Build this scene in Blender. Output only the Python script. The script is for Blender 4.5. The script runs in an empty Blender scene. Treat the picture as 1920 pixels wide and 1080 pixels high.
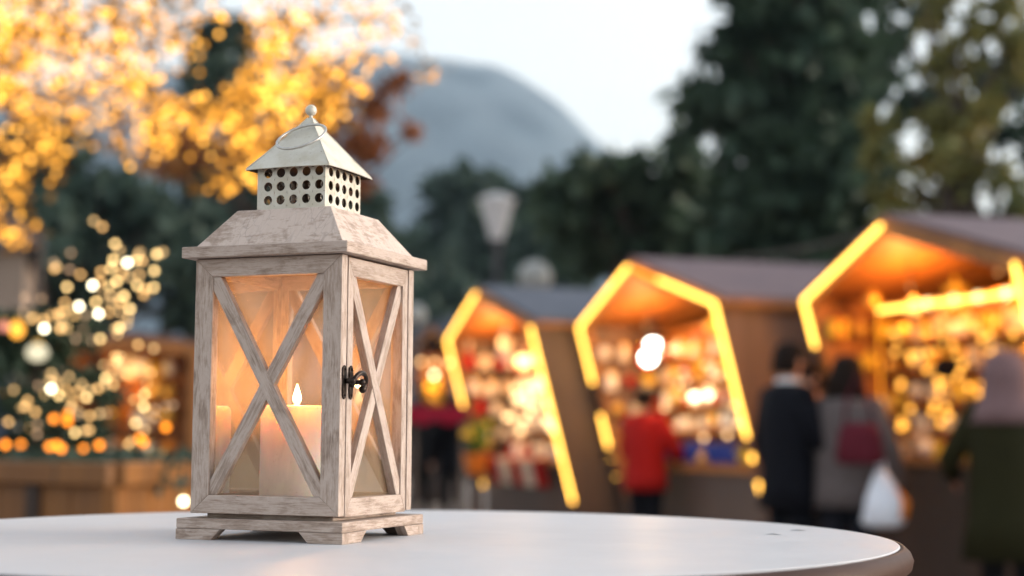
import bpy, bmesh, math, random
import numpy as np
from mathutils import Vector, Matrix
R = math.radians
random.seed(7); rng = np.random.default_rng(11)
S = bpy.context.scene
col = S.collection

# ------------------------------------------------------------------ camera, sky, sun, exposure
H = 1.20                                   # lens height above the ground
F, PITCH, ROLL = 2950.7, .0923, .0061
cam_d = bpy.data.cameras.new("camera"); cam = bpy.data.objects.new("camera", cam_d); col.objects.link(cam)
cam_d.sensor_width = 36; cam_d.lens = F / 1920 * 36
cam_d.clip_start = .05; cam_d.clip_end = 20000
fw = Vector((0, math.cos(PITCH), math.sin(PITCH))); up0 = Vector((0, -math.sin(PITCH), math.cos(PITCH))); rt0 = Vector((1, 0, 0))
rt = math.cos(ROLL) * rt0 + math.sin(ROLL) * up0; up = -math.sin(ROLL) * rt0 + math.cos(ROLL) * up0
cam.matrix_world = Matrix(((rt.x, up.x, -fw.x, 0), (rt.y, up.y, -fw.y, 0), (rt.z, up.z, -fw.z, H), (0, 0, 0, 1)))
cam_d.dof.use_dof = True; cam_d.dof.focus_distance = 1.42; cam_d.dof.aperture_fstop = 3.5
S.camera = cam

w = bpy.data.worlds.new("World"); S.world = w; w.use_nodes = True
nt = w.node_tree; bg = nt.nodes['Background']
sky = nt.nodes.new('ShaderNodeTexSky'); sky.sky_type = 'NISHITA'; sky.sun_disc = False
SUN_EL, SUN_AZ = R(7), R(84)             # azimuth clockwise from +Y (the view direction): the glow comes from the right
sky.sun_elevation = SUN_EL; sky.sun_rotation = SUN_AZ
sky.air_density = 1.0; sky.dust_density = 3.5; sky.ozone_density = 1.5
hs = nt.nodes.new('ShaderNodeHueSaturation'); hs.inputs['Saturation'].default_value = .30   # thin high cloud: pale sky
nt.links.new(sky.outputs[0], hs.inputs['Color']); nt.links.new(hs.outputs[0], bg.inputs[0]); bg.inputs[1].default_value = .15
sl = bpy.data.lights.new("sun", 'SUN'); so = bpy.data.objects.new("sun", sl); col.objects.link(so)
sl.energy = .42; sl.angle = R(22); sl.color = (1, .985, .97)
sd = Vector((math.sin(SUN_AZ) * math.cos(SUN_EL), math.cos(SUN_AZ) * math.cos(SUN_EL), math.sin(SUN_EL)))
so.rotation_euler = sd.to_track_quat('Z', 'Y').to_euler()
S.view_settings.view_transform = 'Standard'; S.view_settings.look = 'None'; S.view_settings.gamma = 1
S.view_settings.exposure = 2.4
S.render.engine = 'CYCLES'
cy = S.cycles
cy.use_denoising = True; cy.denoiser = 'OPENIMAGEDENOISE'; cy.denoising_input_passes = 'RGB_ALBEDO_NORMAL'
cy.max_bounces = 8; cy.diffuse_bounces = 3; cy.glossy_bounces = 3; cy.transmission_bounces = 6; cy.transparent_max_bounces = 16; cy.volume_bounces = 0
cy.sample_clamp_indirect = 4; cy.use_adaptive_sampling = False; cy.caustics_reflective = False; cy.caustics_refractive = False

def at(px, py, Y):
    """world point at distance Y straight ahead, seen at photo pixel (px, py) of 1920x1080"""
    u, v = px - 960, py - 540
    c, s = math.cos(ROLL), math.sin(ROLL)
    x, y = (c * u + s * v) / F, -(-s * u + c * v) / F
    cp, sp = math.cos(PITCH), math.sin(PITCH)
    d = Vector((x, cp - y * sp, sp + y * cp))
    return d * (Y / d.y) + Vector((0, 0, H))

# ------------------------------------------------------------------ materials
def mat(name):
    m = bpy.data.materials.new(name); m.use_nodes = True
    t = m.node_tree; t.nodes.clear()
    out = t.nodes.new('ShaderNodeOutputMaterial')
    return m, t, out
def N(t, typ, **k):
    n = t.nodes.new(typ)
    for a, b in k.items():
        if a.startswith('i_'):
            key = a[2:]
            n.inputs[int(key) if key.isdigit() else key.replace('_', ' ')].default_value = b
        else: setattr(n, a, b)
    return n
def ramp(t, fac, stops, interp='LINEAR'):
    n = t.nodes.new('ShaderNodeValToRGB'); n.color_ramp.interpolation = interp
    e = n.color_ramp.elements
    while len(e) < len(stops): e.new(.5)
    for q, (p, c) in zip(e, stops): q.position = p; q.color = (*c, 1) if len(c) == 3 else c
    t.links.new(fac, n.inputs[0]); return n
def coords(t, kind='Object', scale=(1, 1, 1), loc=(0, 0, 0)):
    tc = t.nodes.new('ShaderNodeTexCoord'); mp = t.nodes.new('ShaderNodeMapping')
    mp.inputs['Scale'].default_value = scale; mp.inputs['Location'].default_value = loc
    t.links.new(tc.outputs[kind], mp.inputs[0]); return mp.outputs[0]
def noise(t, vec, scale, detail=4, rough=.55, dist=0):
    n = N(t, 'ShaderNodeTexNoise', i_Scale=scale, i_Detail=detail, i_Roughness=rough, i_Distortion=dist)
    t.links.new(vec, n.inputs['Vector']); return n.outputs['Fac']
def simple(name, c1, c2=None, scale=8, rough=.7, metallic=0, bump=.15, spec=.4, coat=0, kind='Object', stretch=(1, 1, 1), sss=0):
    m, t, out = mat(name); c2 = c2 or tuple(x * .75 for x in c1)
    v = coords(t, kind, stretch); f = noise(t, v, scale)
    r = ramp(t, f, [(.3, c1), (.7, c2)])
    b = N(t, 'ShaderNodeBsdfPrincipled', i_Roughness=rough, i_Metallic=metallic)
    b.inputs['Specular IOR Level'].default_value = spec; b.inputs['Coat Weight'].default_value = coat
    t.links.new(r.outputs[0], b.inputs['Base Color'])
    if bump:
        bp = N(t, 'ShaderNodeBump', i_Strength=bump, i_Distance=.01); t.links.new(noise(t, v, scale * 4), bp.inputs['Height']); t.links.new(bp.outputs[0], b.inputs['Normal'])
    t.links.new(b.outputs[0], out.inputs[0]); return m
def emis(name, c, s, sampling=False):
    m, t, out = mat(name); e = N(t, 'ShaderNodeEmission', i_Strength=s * .78); e.inputs[0].default_value = (*c, 1)
    t.links.new(e.outputs[0], out.inputs[0])
    if not sampling: m.cycles.emission_sampling = 'NONE'
    return m

def whitewash(name, wear=.5, crackle=False, light=1.02):
    m, t, out = mat(name)
    uv = coords(t, 'UV')
    def mp(s):
        q = N(t, 'ShaderNodeMapping'); q.inputs['Scale'].default_value = s; t.links.new(uv, q.inputs[0]); return q.outputs[0]
    grain = noise(t, mp((34, 560, 1)), 1, 6, .68, .5)
    fine = noise(t, mp((90, 1500, 1)), 1, 3, .6, .2)
    wearn = noise(t, mp((30, 90, 1)), 1, 6, .66, .6)
    mot = noise(t, mp((300, 300, 1)), 1, 3, .6)
    # worn: grain and patches added together, then cut
    a = N(t, 'ShaderNodeMath', operation='MULTIPLY_ADD'); t.links.new(grain, a.inputs[0]); a.inputs[1].default_value = .75; t.links.new(wearn, a.inputs[2])
    a2 = N(t, 'ShaderNodeMath', operation='MULTIPLY_ADD'); t.links.new(fine, a2.inputs[0]); a2.inputs[1].default_value = .55; t.links.new(a.outputs[0], a2.inputs[2])
    k = .16 * (wear - .5)
    dv = N(t, 'ShaderNodeMath', operation='DIVIDE'); t.links.new(a2.outputs[0], dv.inputs[0]); dv.inputs[1].default_value = 1.5
    r = ramp(t, dv.outputs[0], [((.70 + k) / 1.5, (.13, .085, .062)), ((.90 + k) / 1.5, (.215, .155, .12)), ((1.06 + k) / 1.5, (.31, .235, .19)), ((1.22 + k) / 1.5, (.44, .355, .305))])
    for e_ in r.color_ramp.elements: e_.color = (min(.8, e_.color[0] * light), min(.8, e_.color[1] * light * (.97 + .03 * light)), min(.8, e_.color[2] * light * (.94 + .06 * light)), 1)
    c = r.outputs[0]
    if crackle:
        wv = N(t, 'ShaderNodeTexNoise', i_Scale=60.0, i_Detail=2.0); t.links.new(uv, wv.inputs['Vector'])
        ad = N(t, 'ShaderNodeVectorMath', operation='MULTIPLY_ADD'); t.links.new(wv.outputs['Color'], ad.inputs[0]); ad.inputs[1].default_value = (.018,) * 3; t.links.new(uv, ad.inputs[2])
        sc = N(t, 'ShaderNodeMapping'); sc.inputs['Scale'].default_value = (150, 330, 1); t.links.new(ad.outputs[0], sc.inputs[0])
        vo = N(t, 'ShaderNodeTexVoronoi', feature='DISTANCE_TO_EDGE', i_Scale=1.0); t.links.new(sc.outputs[0], vo.inputs['Vector'])
        cr = ramp(t, vo.outputs['Distance'], [(0, (1, 1, 1)), (.07, (0, 0, 0))])
        patch = ramp(t, noise(t, mp((30, 45, 1)), 1, 3), [(.46, (0, 0, 0)), (.7, (.55, .55, .55))])
        mu = N(t, 'ShaderNodeMath', operation='MULTIPLY'); t.links.new(cr.outputs[0], mu.inputs[0]); t.links.new(patch.outputs[0], mu.inputs[1])
        mx = N(t, 'ShaderNodeMixRGB'); mx.inputs[2].default_value = (.12, .10, .10, 1); t.links.new(mu.outputs[0], mx.inputs[0]); t.links.new(c, mx.inputs[1]); c = mx.outputs[0]
    tint = ramp(t, mot, [(.3, (.93, .90, .88)), (.7, (1, 1, 1))])
    ml = N(t, 'ShaderNodeMixRGB', blend_type='MULTIPLY'); ml.inputs[0].default_value = 1; t.links.new(c, ml.inputs[1]); t.links.new(tint.outputs[0], ml.inputs[2])
    b = N(t, 'ShaderNodeBsdfPrincipled', i_Roughness=.62); b.inputs['Specular IOR Level'].default_value = .3
    t.links.new(ml.outputs[0], b.inputs['Base Color'])
    bp = N(t, 'ShaderNodeBump', i_Strength=.55, i_Distance=.0006); t.links.new(a2.outputs[0], bp.inputs['Height']); t.links.new(bp.outputs[0], b.inputs['Normal'])
    t.links.new(b.outputs[0], out.inputs[0]); return m

M = {}
M['ww'] = whitewash('whitewashed_wood', .42)
M['wwb'] = whitewash('whitewashed_base', .75)
M['wwr'] = whitewash('crackled_whitewash', .22, True, 1.22)
def cream():
    m, t, out = mat('cream_metal'); v = coords(t)
    sp = ramp(t, noise(t, v, 420, 3, .7), [(.27, (.22, .13, .07)), (.34, (.54, .51, .44)), (.75, (.58, .55, .475))])
    big = ramp(t, noise(t, v, 60, 4), [(.35, (.86, .83, .76)), (.6, (1, 1, 1))])
    ml = N(t, 'ShaderNodeMixRGB', blend_type='MULTIPLY'); ml.inputs[0].default_value = 1; t.links.new(sp.outputs[0], ml.inputs[1]); t.links.new(big.outputs[0], ml.inputs[2])
    b = N(t, 'ShaderNodeBsdfPrincipled', i_Roughness=.42); t.links.new(ml.outputs[0], b.inputs['Base Color'])
    bp = N(t, 'ShaderNodeBump', i_Strength=.25, i_Distance=.0006); t.links.new(noise(t, v, 130, 3), bp.inputs['Height']); t.links.new(bp.outputs[0], b.inputs['Normal'])
    t.links.new(b.outputs[0], out.inputs[0]); return m
M['cream'] = cream()
M['inner_dark'] = simple('dark_inner_metal', (.05, .035, .025), (.03, .02, .015), 60, .8)  # bare inner metal, darkened for the shade inside chimney and cap
M['bronze'] = simple('dark_bronze', (.045, .032, .026), (.02, .015, .013), 300, .32, .9, .1)
M['steel'] = simple('ring_steel', (.52, .50, .46), (.38, .36, .33), 200, .3, .7, .05)

def glass():
    m, t, out = mat('sooty_glass'); v = coords(t)
    tr = N(t, 'ShaderNodeBsdfTransparent'); tr.inputs[0].default_value = (.93, .93, .92, 1)
    gl = N(t, 'ShaderNodeBsdfGlossy', i_Roughness=.02); gl.inputs[0].default_value = (1, 1, 1, 1)
    fr = N(t, 'ShaderNodeFresnel', i_IOR=1.5)
    m1 = N(t, 'ShaderNodeMixShader'); t.links.new(fr.outputs[0], m1.inputs[0]); t.links.new(tr.outputs[0], m1.inputs[1]); t.links.new(gl.outputs[0], m1.inputs[2])
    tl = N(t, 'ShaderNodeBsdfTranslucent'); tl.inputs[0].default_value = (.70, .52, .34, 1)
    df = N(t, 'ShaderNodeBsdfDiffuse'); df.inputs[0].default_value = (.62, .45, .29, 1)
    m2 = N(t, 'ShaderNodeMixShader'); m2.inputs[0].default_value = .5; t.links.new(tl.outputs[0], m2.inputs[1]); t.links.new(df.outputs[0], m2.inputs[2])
    # dust: an even film, smears and small spots
    ms = N(t, 'ShaderNodeMapping'); ms.inputs['Scale'].default_value = (1, 1, .45); t.links.new(v, ms.inputs[0])
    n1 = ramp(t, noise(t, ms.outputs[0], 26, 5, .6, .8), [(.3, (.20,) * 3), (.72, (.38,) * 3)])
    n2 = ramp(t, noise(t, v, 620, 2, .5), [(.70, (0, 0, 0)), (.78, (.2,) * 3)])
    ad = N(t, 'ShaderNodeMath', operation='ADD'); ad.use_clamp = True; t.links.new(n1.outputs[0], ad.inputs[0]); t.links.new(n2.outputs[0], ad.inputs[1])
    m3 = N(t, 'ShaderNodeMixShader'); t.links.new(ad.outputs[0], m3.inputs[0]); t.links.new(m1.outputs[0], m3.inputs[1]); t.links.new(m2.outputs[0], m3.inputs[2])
    t.links.new(m3.outputs[0], out.inputs[0]); return m
M['glass'] = glass()
def wax():
    m, t, out = mat('candle_wax')
    b = N(t, 'ShaderNodeBsdfPrincipled', i_Roughness=.45); b.inputs['Base Color'].default_value = (.92, .86, .82, 1)
    b.inputs['Subsurface Weight'].default_value = 1; b.inputs['Subsurface Radius'].default_value = (1, .55, .32); b.inputs['Subsurface Scale'].default_value = .03
    t.links.new(b.outputs[0], out.inputs[0]); return m
M['wax'] = wax()
M['flame'] = emis('flame', (1, .72, .32), 9, False)
_t = M['flame'].node_tree; _e = _t.nodes['Emission']; _s = N(_t, 'ShaderNodeSeparateXYZ'); _t.links.new(coords(_t, 'Generated'), _s.inputs[0])
_r = ramp(_t, _s.outputs[2], [(0, (.02, .04, .12)), (.16, (.25, .09, .03)), (.38, (1, .62, .25)), (.8, (1, .75, .34)), (1, (.6, .28, .06))]); _t.links.new(_r.outputs[0], _e.inputs[0])
M['wick'] = simple('wick', (.03, .02, .015))
def tabletop():
    m, t, out = mat('white_tabletop'); v = coords(t)
    r = ramp(t, noise(t, v, 3.0, 4), [(.3, (.49, .485, .50)), (.7, (.525, .517, .53))])
    dk = ramp(t, noise(t, coords(t, 'Object', (1, 14, 1)), 60, 4, .7, 1.2), [(.24, (.82, .82, .83)), (.33, (1, 1, 1))]); mm = N(t, 'ShaderNodeMixRGB', blend_type='MULTIPLY'); mm.inputs[0].default_value = 1; t.links.new(r.outputs[0], mm.inputs[1]); t.links.new(dk.outputs[0], mm.inputs[2]); r = mm
    b = N(t, 'ShaderNodeBsdfPrincipled'); t.links.new(r.outputs[0], b.inputs['Base Color'])
    rr = ramp(t, noise(t, v, 14, 4), [(.3, (.40,) * 3), (.7, (.50,) * 3)]); t.links.new(rr.outputs[0], b.inputs['Roughness'])
    
    t.links.new(b.outputs[0], out.inputs[0]); return m
M['top'] = tabletop()
M['rim'] = simple('varnished_rim', (.055, .022, .013), (.035, .014, .008), 6, .5, 0, .05, .15, 0)
M['scuff'] = simple('scuff', (.22, .22, .24), (.3, .3, .32))
M['post'] = simple('table_post', (.05, .045, .045), None, 9, .4, .5)

def planks(name, c1, c2, axis_scale=(9, 9, .6), rough=.6, gap=(1 / .14, 0)):
    m, t, out = mat(name); v = coords(t, 'Object', axis_scale)
    r = ramp(t, noise(t, v, 2.2, 5, .6, .3), [(.3, c1), (.7, c2)])
    v2 = coords(t, 'Object'); sp = N(t, 'ShaderNodeSeparateXYZ'); t.links.new(v2, sp.inputs[0]); ad = N(t, 'ShaderNodeMath', operation='ADD'); t.links.new(sp.outputs[0], ad.inputs[0]); t.links.new(sp.outputs[1], ad.inputs[1])
    dv = N(t, 'ShaderNodeMath', operation='DIVIDE'); t.links.new(ad.outputs[0], dv.inputs[0]); dv.inputs[1].default_value = .15
    fl = N(t, 'ShaderNodeMath', operation='FLOOR'); t.links.new(dv.outputs[0], fl.inputs[0]); fc = N(t, 'ShaderNodeMath', operation='FRACT'); t.links.new(dv.outputs[0], fc.inputs[0])
    wn = N(t, 'ShaderNodeTexWhiteNoise', noise_dimensions='1D'); t.links.new(fl.outputs[0], wn.inputs['W']); tone = ramp(t, wn.outputs[0], [(0, (.72,) * 3), (1, (1.15,) * 3)])
    gr = ramp(t, fc.outputs[0], [(0, (.25,) * 3), (.06, (1, 1, 1))]); m1 = N(t, 'ShaderNodeMixRGB', blend_type='MULTIPLY'); m1.inputs[0].default_value = 1; t.links.new(r.outputs[0], m1.inputs[1]); t.links.new(tone.outputs[0], m1.inputs[2])
    m2 = N(t, 'ShaderNodeMixRGB', blend_type='MULTIPLY'); m2.inputs[0].default_value = 1; t.links.new(m1.outputs[0], m2.inputs[1]); t.links.new(gr.outputs[0], m2.inputs[2])
    b = N(t, 'ShaderNodeBsdfPrincipled', i_Roughness=rough); t.links.new(m2.outputs[0], b.inputs['Base Color'])
    bp = N(t, 'ShaderNodeBump', i_Strength=.3, i_Distance=.004); t.links.new(noise(t, v, 6, 3), bp.inputs['Height']); t.links.new(bp.outputs[0], b.inputs['Normal'])
    t.links.new(b.outputs[0], out.inputs[0]); return m
M['pine'] = planks('pine_boards', (.40, .16, .035), (.28, .10, .022))
M['box_wood'] = planks('planter_wood', (.27, .10, .012), (.17, .058, .006))
M['brown'] = planks('brown_stained_boards', (.095, .062, .048), (.068, .044, .035))
M['tan_boards'] = planks('tan_stained_boards', (.17, .10, .078), (.13, .075, .058))
M['dark_brown'] = planks('dark_counter_boards', (.06, .028, .016), (.04, .02, .012))
M['roofing'] = simple('roof_felt', (.17, .115, .12), (.13, .09, .10), 3, .8, 0, .2)
M['roofing_blue'] = simple('roof_felt_blue', (.10, .11, .14), (.07, .08, .105), 3, .8, 0, .2)
M['ground'] = None
def paving():
    m, t, out = mat('paving'); v = coords(t, 'Object')
    br = N(t, 'ShaderNodeTexBrick', i_Scale=2.2, i_Mortar_Size=.012)
    br.inputs['Color1'].default_value = (.30, .24, .20, 1); br.inputs['Color2'].default_value = (.24, .195, .165, 1); br.inputs['Mortar'].default_value = (.07, .06, .055, 1)
    t.links.new(v, br.inputs['Vector'])
    d = ramp(t, noise(t, v, .8, 6, .6), [(.3, (.75,) * 3), (.7, (1.1,) * 3)])
    ml = N(t, 'ShaderNodeMixRGB', blend_type='MULTIPLY'); ml.inputs[0].default_value = 1; t.links.new(br.outputs[0], ml.inputs[1]); t.links.new(d.outputs[0], ml.inputs[2])
    b = N(t, 'ShaderNodeBsdfPrincipled', i_Roughness=.6); t.links.new(ml.outputs[0], b.inputs['Base Color'])
    t.links.new(b.outputs[0], out.inputs[0]); return m
M['ground'] = paving()
def leafmat(name, c1, c2, c3=None, tl=.25):
    m, t, out = mat(name); v = coords(t)
    st = [(.3, c1), (.55, c2)] + ([(.72, c3)] if c3 else [])
    r = ramp(t, noise(t, v, 1.7, 4, .7), st)
    b = N(t, 'ShaderNodeBsdfPrincipled', i_Roughness=.6); t.links.new(r.outputs[0], b.inputs['Base Color']); b.inputs['Specular IOR Level'].default_value = .25
    q = N(t, 'ShaderNodeBsdfTranslucent'); t.links.new(r.outputs[0], q.inputs[0])
    mx = N(t, 'ShaderNodeMixShader'); mx.inputs[0].default_value = tl; t.links.new(b.outputs[0], mx.inputs[1]); t.links.new(q.outputs[0], mx.inputs[2])
    t.links.new(mx.outputs[0], out.inputs[0]); return m
M['leaf_dark'] = leafmat('dark_needles', (.022, .045, .032), (.045, .075, .045), (.06, .10, .055))
M['leaf_mid'] = leafmat('evergreen_leaves', (.03, .055, .035), (.055, .085, .05), (.09, .12, .06))
M['leaf_far'] = leafmat('far_tree_leaves', (.03, .055, .045), (.05, .08, .06))
M['leaf_olive'] = leafmat('yellowing_leaves', (.07, .10, .04), (.20, .18, .05), (.42, .28, .05))
M['leaf_rust'] = leafmat('rusty_autumn_leaves', (.20, .07, .03), (.33, .12, .045), (.42, .20, .08), .4)
M['leaf_gold'] = leafmat('bulb_lit_golden_leaves', (.16, .09, .03), (.28, .16, .04), (.38, .24, .07), .4)  # yellow-brown leaves with the bulbs' golden light put into their colour
M['bark'] = simple('bark', (.07, .05, .04), (.04, .03, .025), 12, .9, 0, .5)
M['rock'] = simple('haze_tinted_woods', (.012, .022, .034), (.05, .075, .095), .012, .95, 0, 0)  # woods coloured bluer to carry part of the distance haze
for nm, c in dict(red=(.38, .012, .010), navy=(.0045, .005, .009), grey=(.12, .10, .10), black=(.006, .006, .008), olive=(.020, .019, .006), pink=(.20, .125, .13),
                  white=(.75, .76, .80), crimson=(.35, .012, .035), blue=(.03, .06, .30), burgundy=(.10, .012, .022), cream_cloth=(.7, .62, .5), orange=(.75, .22, .03),
                  yellow=(.75, .5, .06), green=(.10, .25, .04), brownhair=(.014, .008, .006), denim=(.012, .013, .02), gold=(.75, .45, .10), glassy=(.8, .75, .65), violet=(.10, .04, .20)).items():
    M[nm] = simple(nm + '_stuff', c, tuple(x * .8 for x in c), 14, .8, .0, .1, .12)
M['gold'].node_tree.nodes['Principled BSDF'].inputs['Metallic'].default_value = .6; M['gold'].node_tree.nodes['Principled BSDF'].inputs['Roughness'].default_value = .3
M['skin'] = simple('skin', (.55, .30, .21), (.48, .25, .17), 20, .5)
M['plastic'] = simple('thin_white_plastic', (.75, .78, .86), (.66, .70, .80), 10, .35)
M['lampglass'] = simple('frosted_lamp_glass', (.62, .60, .60), (.55, .53, .54), 5, .3)
M['globeglass'] = simple('smoked_globe_glass', (.36, .36, .34), (.28, .28, .27), 5, .3)
M['lamp_iron'] = simple('lamp_iron', (.06, .06, .07), None, 9, .5, .4)
M['rope'] = emis('rope_light', (1, .49, .075), 1.9)
M['rope_dim'] = emis('rope_light_dim', (1, .30, .015), .9)
M['bulb_gold'] = emis('gold_fairy_bulb', (1, .50, .075), 1.0)
M['bulb_warm'] = emis('warm_fairy_bulb', (1, .66, .30), 1.0)
M['bulb_white'] = emis('white_bulb', (1, .88, .66), 1.0)
M['bulb_amber'] = emis('amber_bulb', (1, .30, .03), 1.0)

# ------------------------------------------------------------------ mesh building
class MB:
    def __init__(s): s.v = []; s.f = []; s.uv = []
    def add(s, vs, fs, uvs=None):
        o = len(s.v); s.v += [tuple(v) for v in vs]
        for i, f in enumerate(fs):
            s.f.append([o + k for k in f]); s.uv.append(uvs[i] if uvs else [(0, 0)] * len(f))
        return s
    def box(s, c, size, X=(1, 0, 0), Y=(0, 1, 0), Z=None, grain=0):
        """oriented box; UVs in metres, u along the grain axis"""
        c = Vector(c); X = Vector(X).normalized(); Y = Vector(Y).normalized(); Z = Vector(Z).normalized() if Z else X.cross(Y)
        A = (X, Y, Z); hx = [q / 2 for q in size]; ou, ov = random.random() * 5, random.random() * 5
        vs = []; loc = []
        for i in (-1, 1):
            for j in (-1, 1):
                for k in (-1, 1):
                    l = (i * hx[0], j * hx[1], k * hx[2]); loc.append(l); vs.append(c + X * l[0] + Y * l[1] + Z * l[2])
        fs = [(0, 1, 3, 2), (4, 6, 7, 5), (0, 4, 5, 1), (2, 3, 7, 6), (0, 2, 6, 4), (1, 5, 7, 3)]; nax = [0, 0, 1, 1, 2, 2]
        uvs = []
        for f, n in zip(fs, nax):
            a, b = [q for q in (0, 1, 2) if q != n]
            if a != grain and b == grain: a, b = b, a
            if n == grain: a, b = [q for q in (0, 1, 2) if q != n]
            uvs.append([(loc[i][a] + ou, loc[i][b] + ov + n * .37) for i in f])
        return s.add(vs, fs, uvs)
    def prism(s, poly, c, X, Y, depth, grain=0):
        """polygon in the X-Y plane extruded by depth along X x Y"""
        c = Vector(c); X = Vector(X).normalized(); Y = Vector(Y).normalized(); Z = X.cross(Y); n = len(poly); ou, ov = random.random() * 5, random.random() * 5
        vs = [c + X * a + Y * b for a, b in poly] + [c + X * a + Y * b + Z * depth for a, b in poly]
        sw = (lambda a, b: (a + ou, b + ov)) if grain == 0 else (lambda a, b: (b + ou, a + ov))
        fs = [list(range(n))[::-1], list(range(n, 2 * n))]; uvs = [[sw(*poly[i]) for i in fs[0]], [sw(*poly[i - n]) for i in fs[1]]]
        for i in range(n):
            j = (i + 1) % n; fs.append([i, j, n + j, n + i]); L = math.dist(poly[i], poly[j])
            t0 = poly[i][grain]; t1 = poly[j][grain]
            if abs(t1 - t0) < 1e-6: t0, t1 = 0, L
            uvs.append([(t0 + ou, ov + .3), (t1 + ou, ov + .3), (t1 + ou, ov + .3 + abs(depth)), (t0 + ou, ov + .3 + abs(depth))])
        return s.add(vs, fs, uvs)
    def tube(s, pts, rad, n=10, cap=True, ell=None):
        pts = [Vector(p) for p in pts]; rad = rad if isinstance(rad, (list, tuple)) else [rad] * len(pts)
        o = len(s.v); prev = None
        for i, p in enumerate(pts):
            d = (pts[min(i + 1, len(pts) - 1)] - pts[max(i - 1, 0)]).normalized()
            if prev is None: a = d.orthogonal().normalized()
            else: a = (prev - d * prev.dot(d)).normalized()
            prev = a; b = d.cross(a)
            for k in range(n):
                th = 2 * math.pi * k / n; s.v.append(tuple(p + (a * math.cos(th) + b * math.sin(th)) * rad[i]))
        for i in range(len(pts) - 1):
            for k in range(n):
                s.f.append([o + i * n + k, o + i * n + (k + 1) % n, o + (i + 1) * n + (k + 1) % n, o + (i + 1) * n + k]); s.uv.append([(i, k), (i, k + 1), (i + 1, k + 1), (i + 1, k)])
        if cap:
            s.f.append([o + k for k in range(n)][::-1]); s.uv.append([(0, 0)] * n)
            s.f.append([o + (len(pts) - 1) * n + k for k in range(n)]); s.uv.append([(0, 0)] * n)
        return s
    def loft(s, rings, n=20, cap=True):
        """rings: (centre, rx, ry, angle) horizontal ellipses, bottom to top"""
        o = len(s.v)
        for c, rx, ry, a in rings:
            for k in range(n):
                th = 2 * math.pi * k / n; x, y = rx * math.cos(th), ry * math.sin(th)
                s.v.append((c[0] + x * math.cos(a) - y * math.sin(a), c[1] + x * math.sin(a) + y * math.cos(a), c[2]))
        for i in range(len(rings) - 1):
            for k in range(n):
                s.f.append([o + i * n + k, o + i * n + (k + 1) % n, o + (i + 1) * n + (k + 1) % n, o + (i + 1) * n + k]); s.uv.append([(0, 0)] * 4)
        if cap:
            s.f.append([o + k for k in range(n)][::-1]); s.uv.append([(0, 0)] * n)
            s.f.append([o + (len(rings) - 1) * n + k for k in range(n)]); s.uv.append([(0, 0)] * n)
        return s
    def lathe(s, c, prof, n=32):
        return s.loft([((c[0], c[1], c[2] + z), r, r, 0) for r, z in prof], n)
    def ball(s, c, r, n=12, sz=1.0, sy=1.0):
        return s.loft([((c[0], c[1], c[2] - r * sz * math.cos(math.pi * i / n)), max(r * math.sin(math.pi * i / n), r * .02), max(r * math.sin(math.pi * i / n), r * .02) * sy, 0) for i in range(n + 1)], n + 4)
    def build(s, name, m, parent=None, smooth=False, bevel=0, seg=2):
        me = bpy.data.meshes.new(name); me.from_pydata(s.v, [], s.f)
        ul = me.uv_layers.new(name='UVMap'); flat = [c for f in s.uv for q in f for c in q]
        if len(flat) == 2 * len(me.loops): ul.data.foreach_set('uv', flat)
        me.materials.append(M[m] if isinstance(m, str) else m)
        bm = bmesh.new(); bm.from_mesh(me); bmesh.ops.recalc_face_normals(bm, faces=bm.faces); bm.to_mesh(me); bm.free()
        if smooth:
            for p in me.polygons: p.use_smooth = True
        o = bpy.data.objects.new(name, me); col.objects.link(o)
        if parent: o.parent = parent; o.matrix_parent_inverse = Matrix()
        if bevel:
            b = o.modifiers.new('bevel', 'BEVEL'); b.width = bevel; b.segments = seg; b.limit_method = 'ANGLE'; b.angle_limit = R(35)
        return o
def tag(o, label=None, cat=None, group=None, kind=None):
    for k, v in (('label', label), ('category', cat), ('group', group), ('kind', kind)):
        if v: o[k] = v
    return o
def empty(name, loc=(0, 0, 0), rz=0, **k):
    o = bpy.data.objects.new(name, None); col.objects.link(o); o.location = loc; o.rotation_euler.z = rz; o.empty_display_size = .1
    return tag(o, **k)
def copy_tree(o, parent=None):
    c = o.copy(); col.objects.link(c)
    if parent: c.parent = parent
    for ch in list(o.children): copy_tree(ch, c)
    return c

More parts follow.
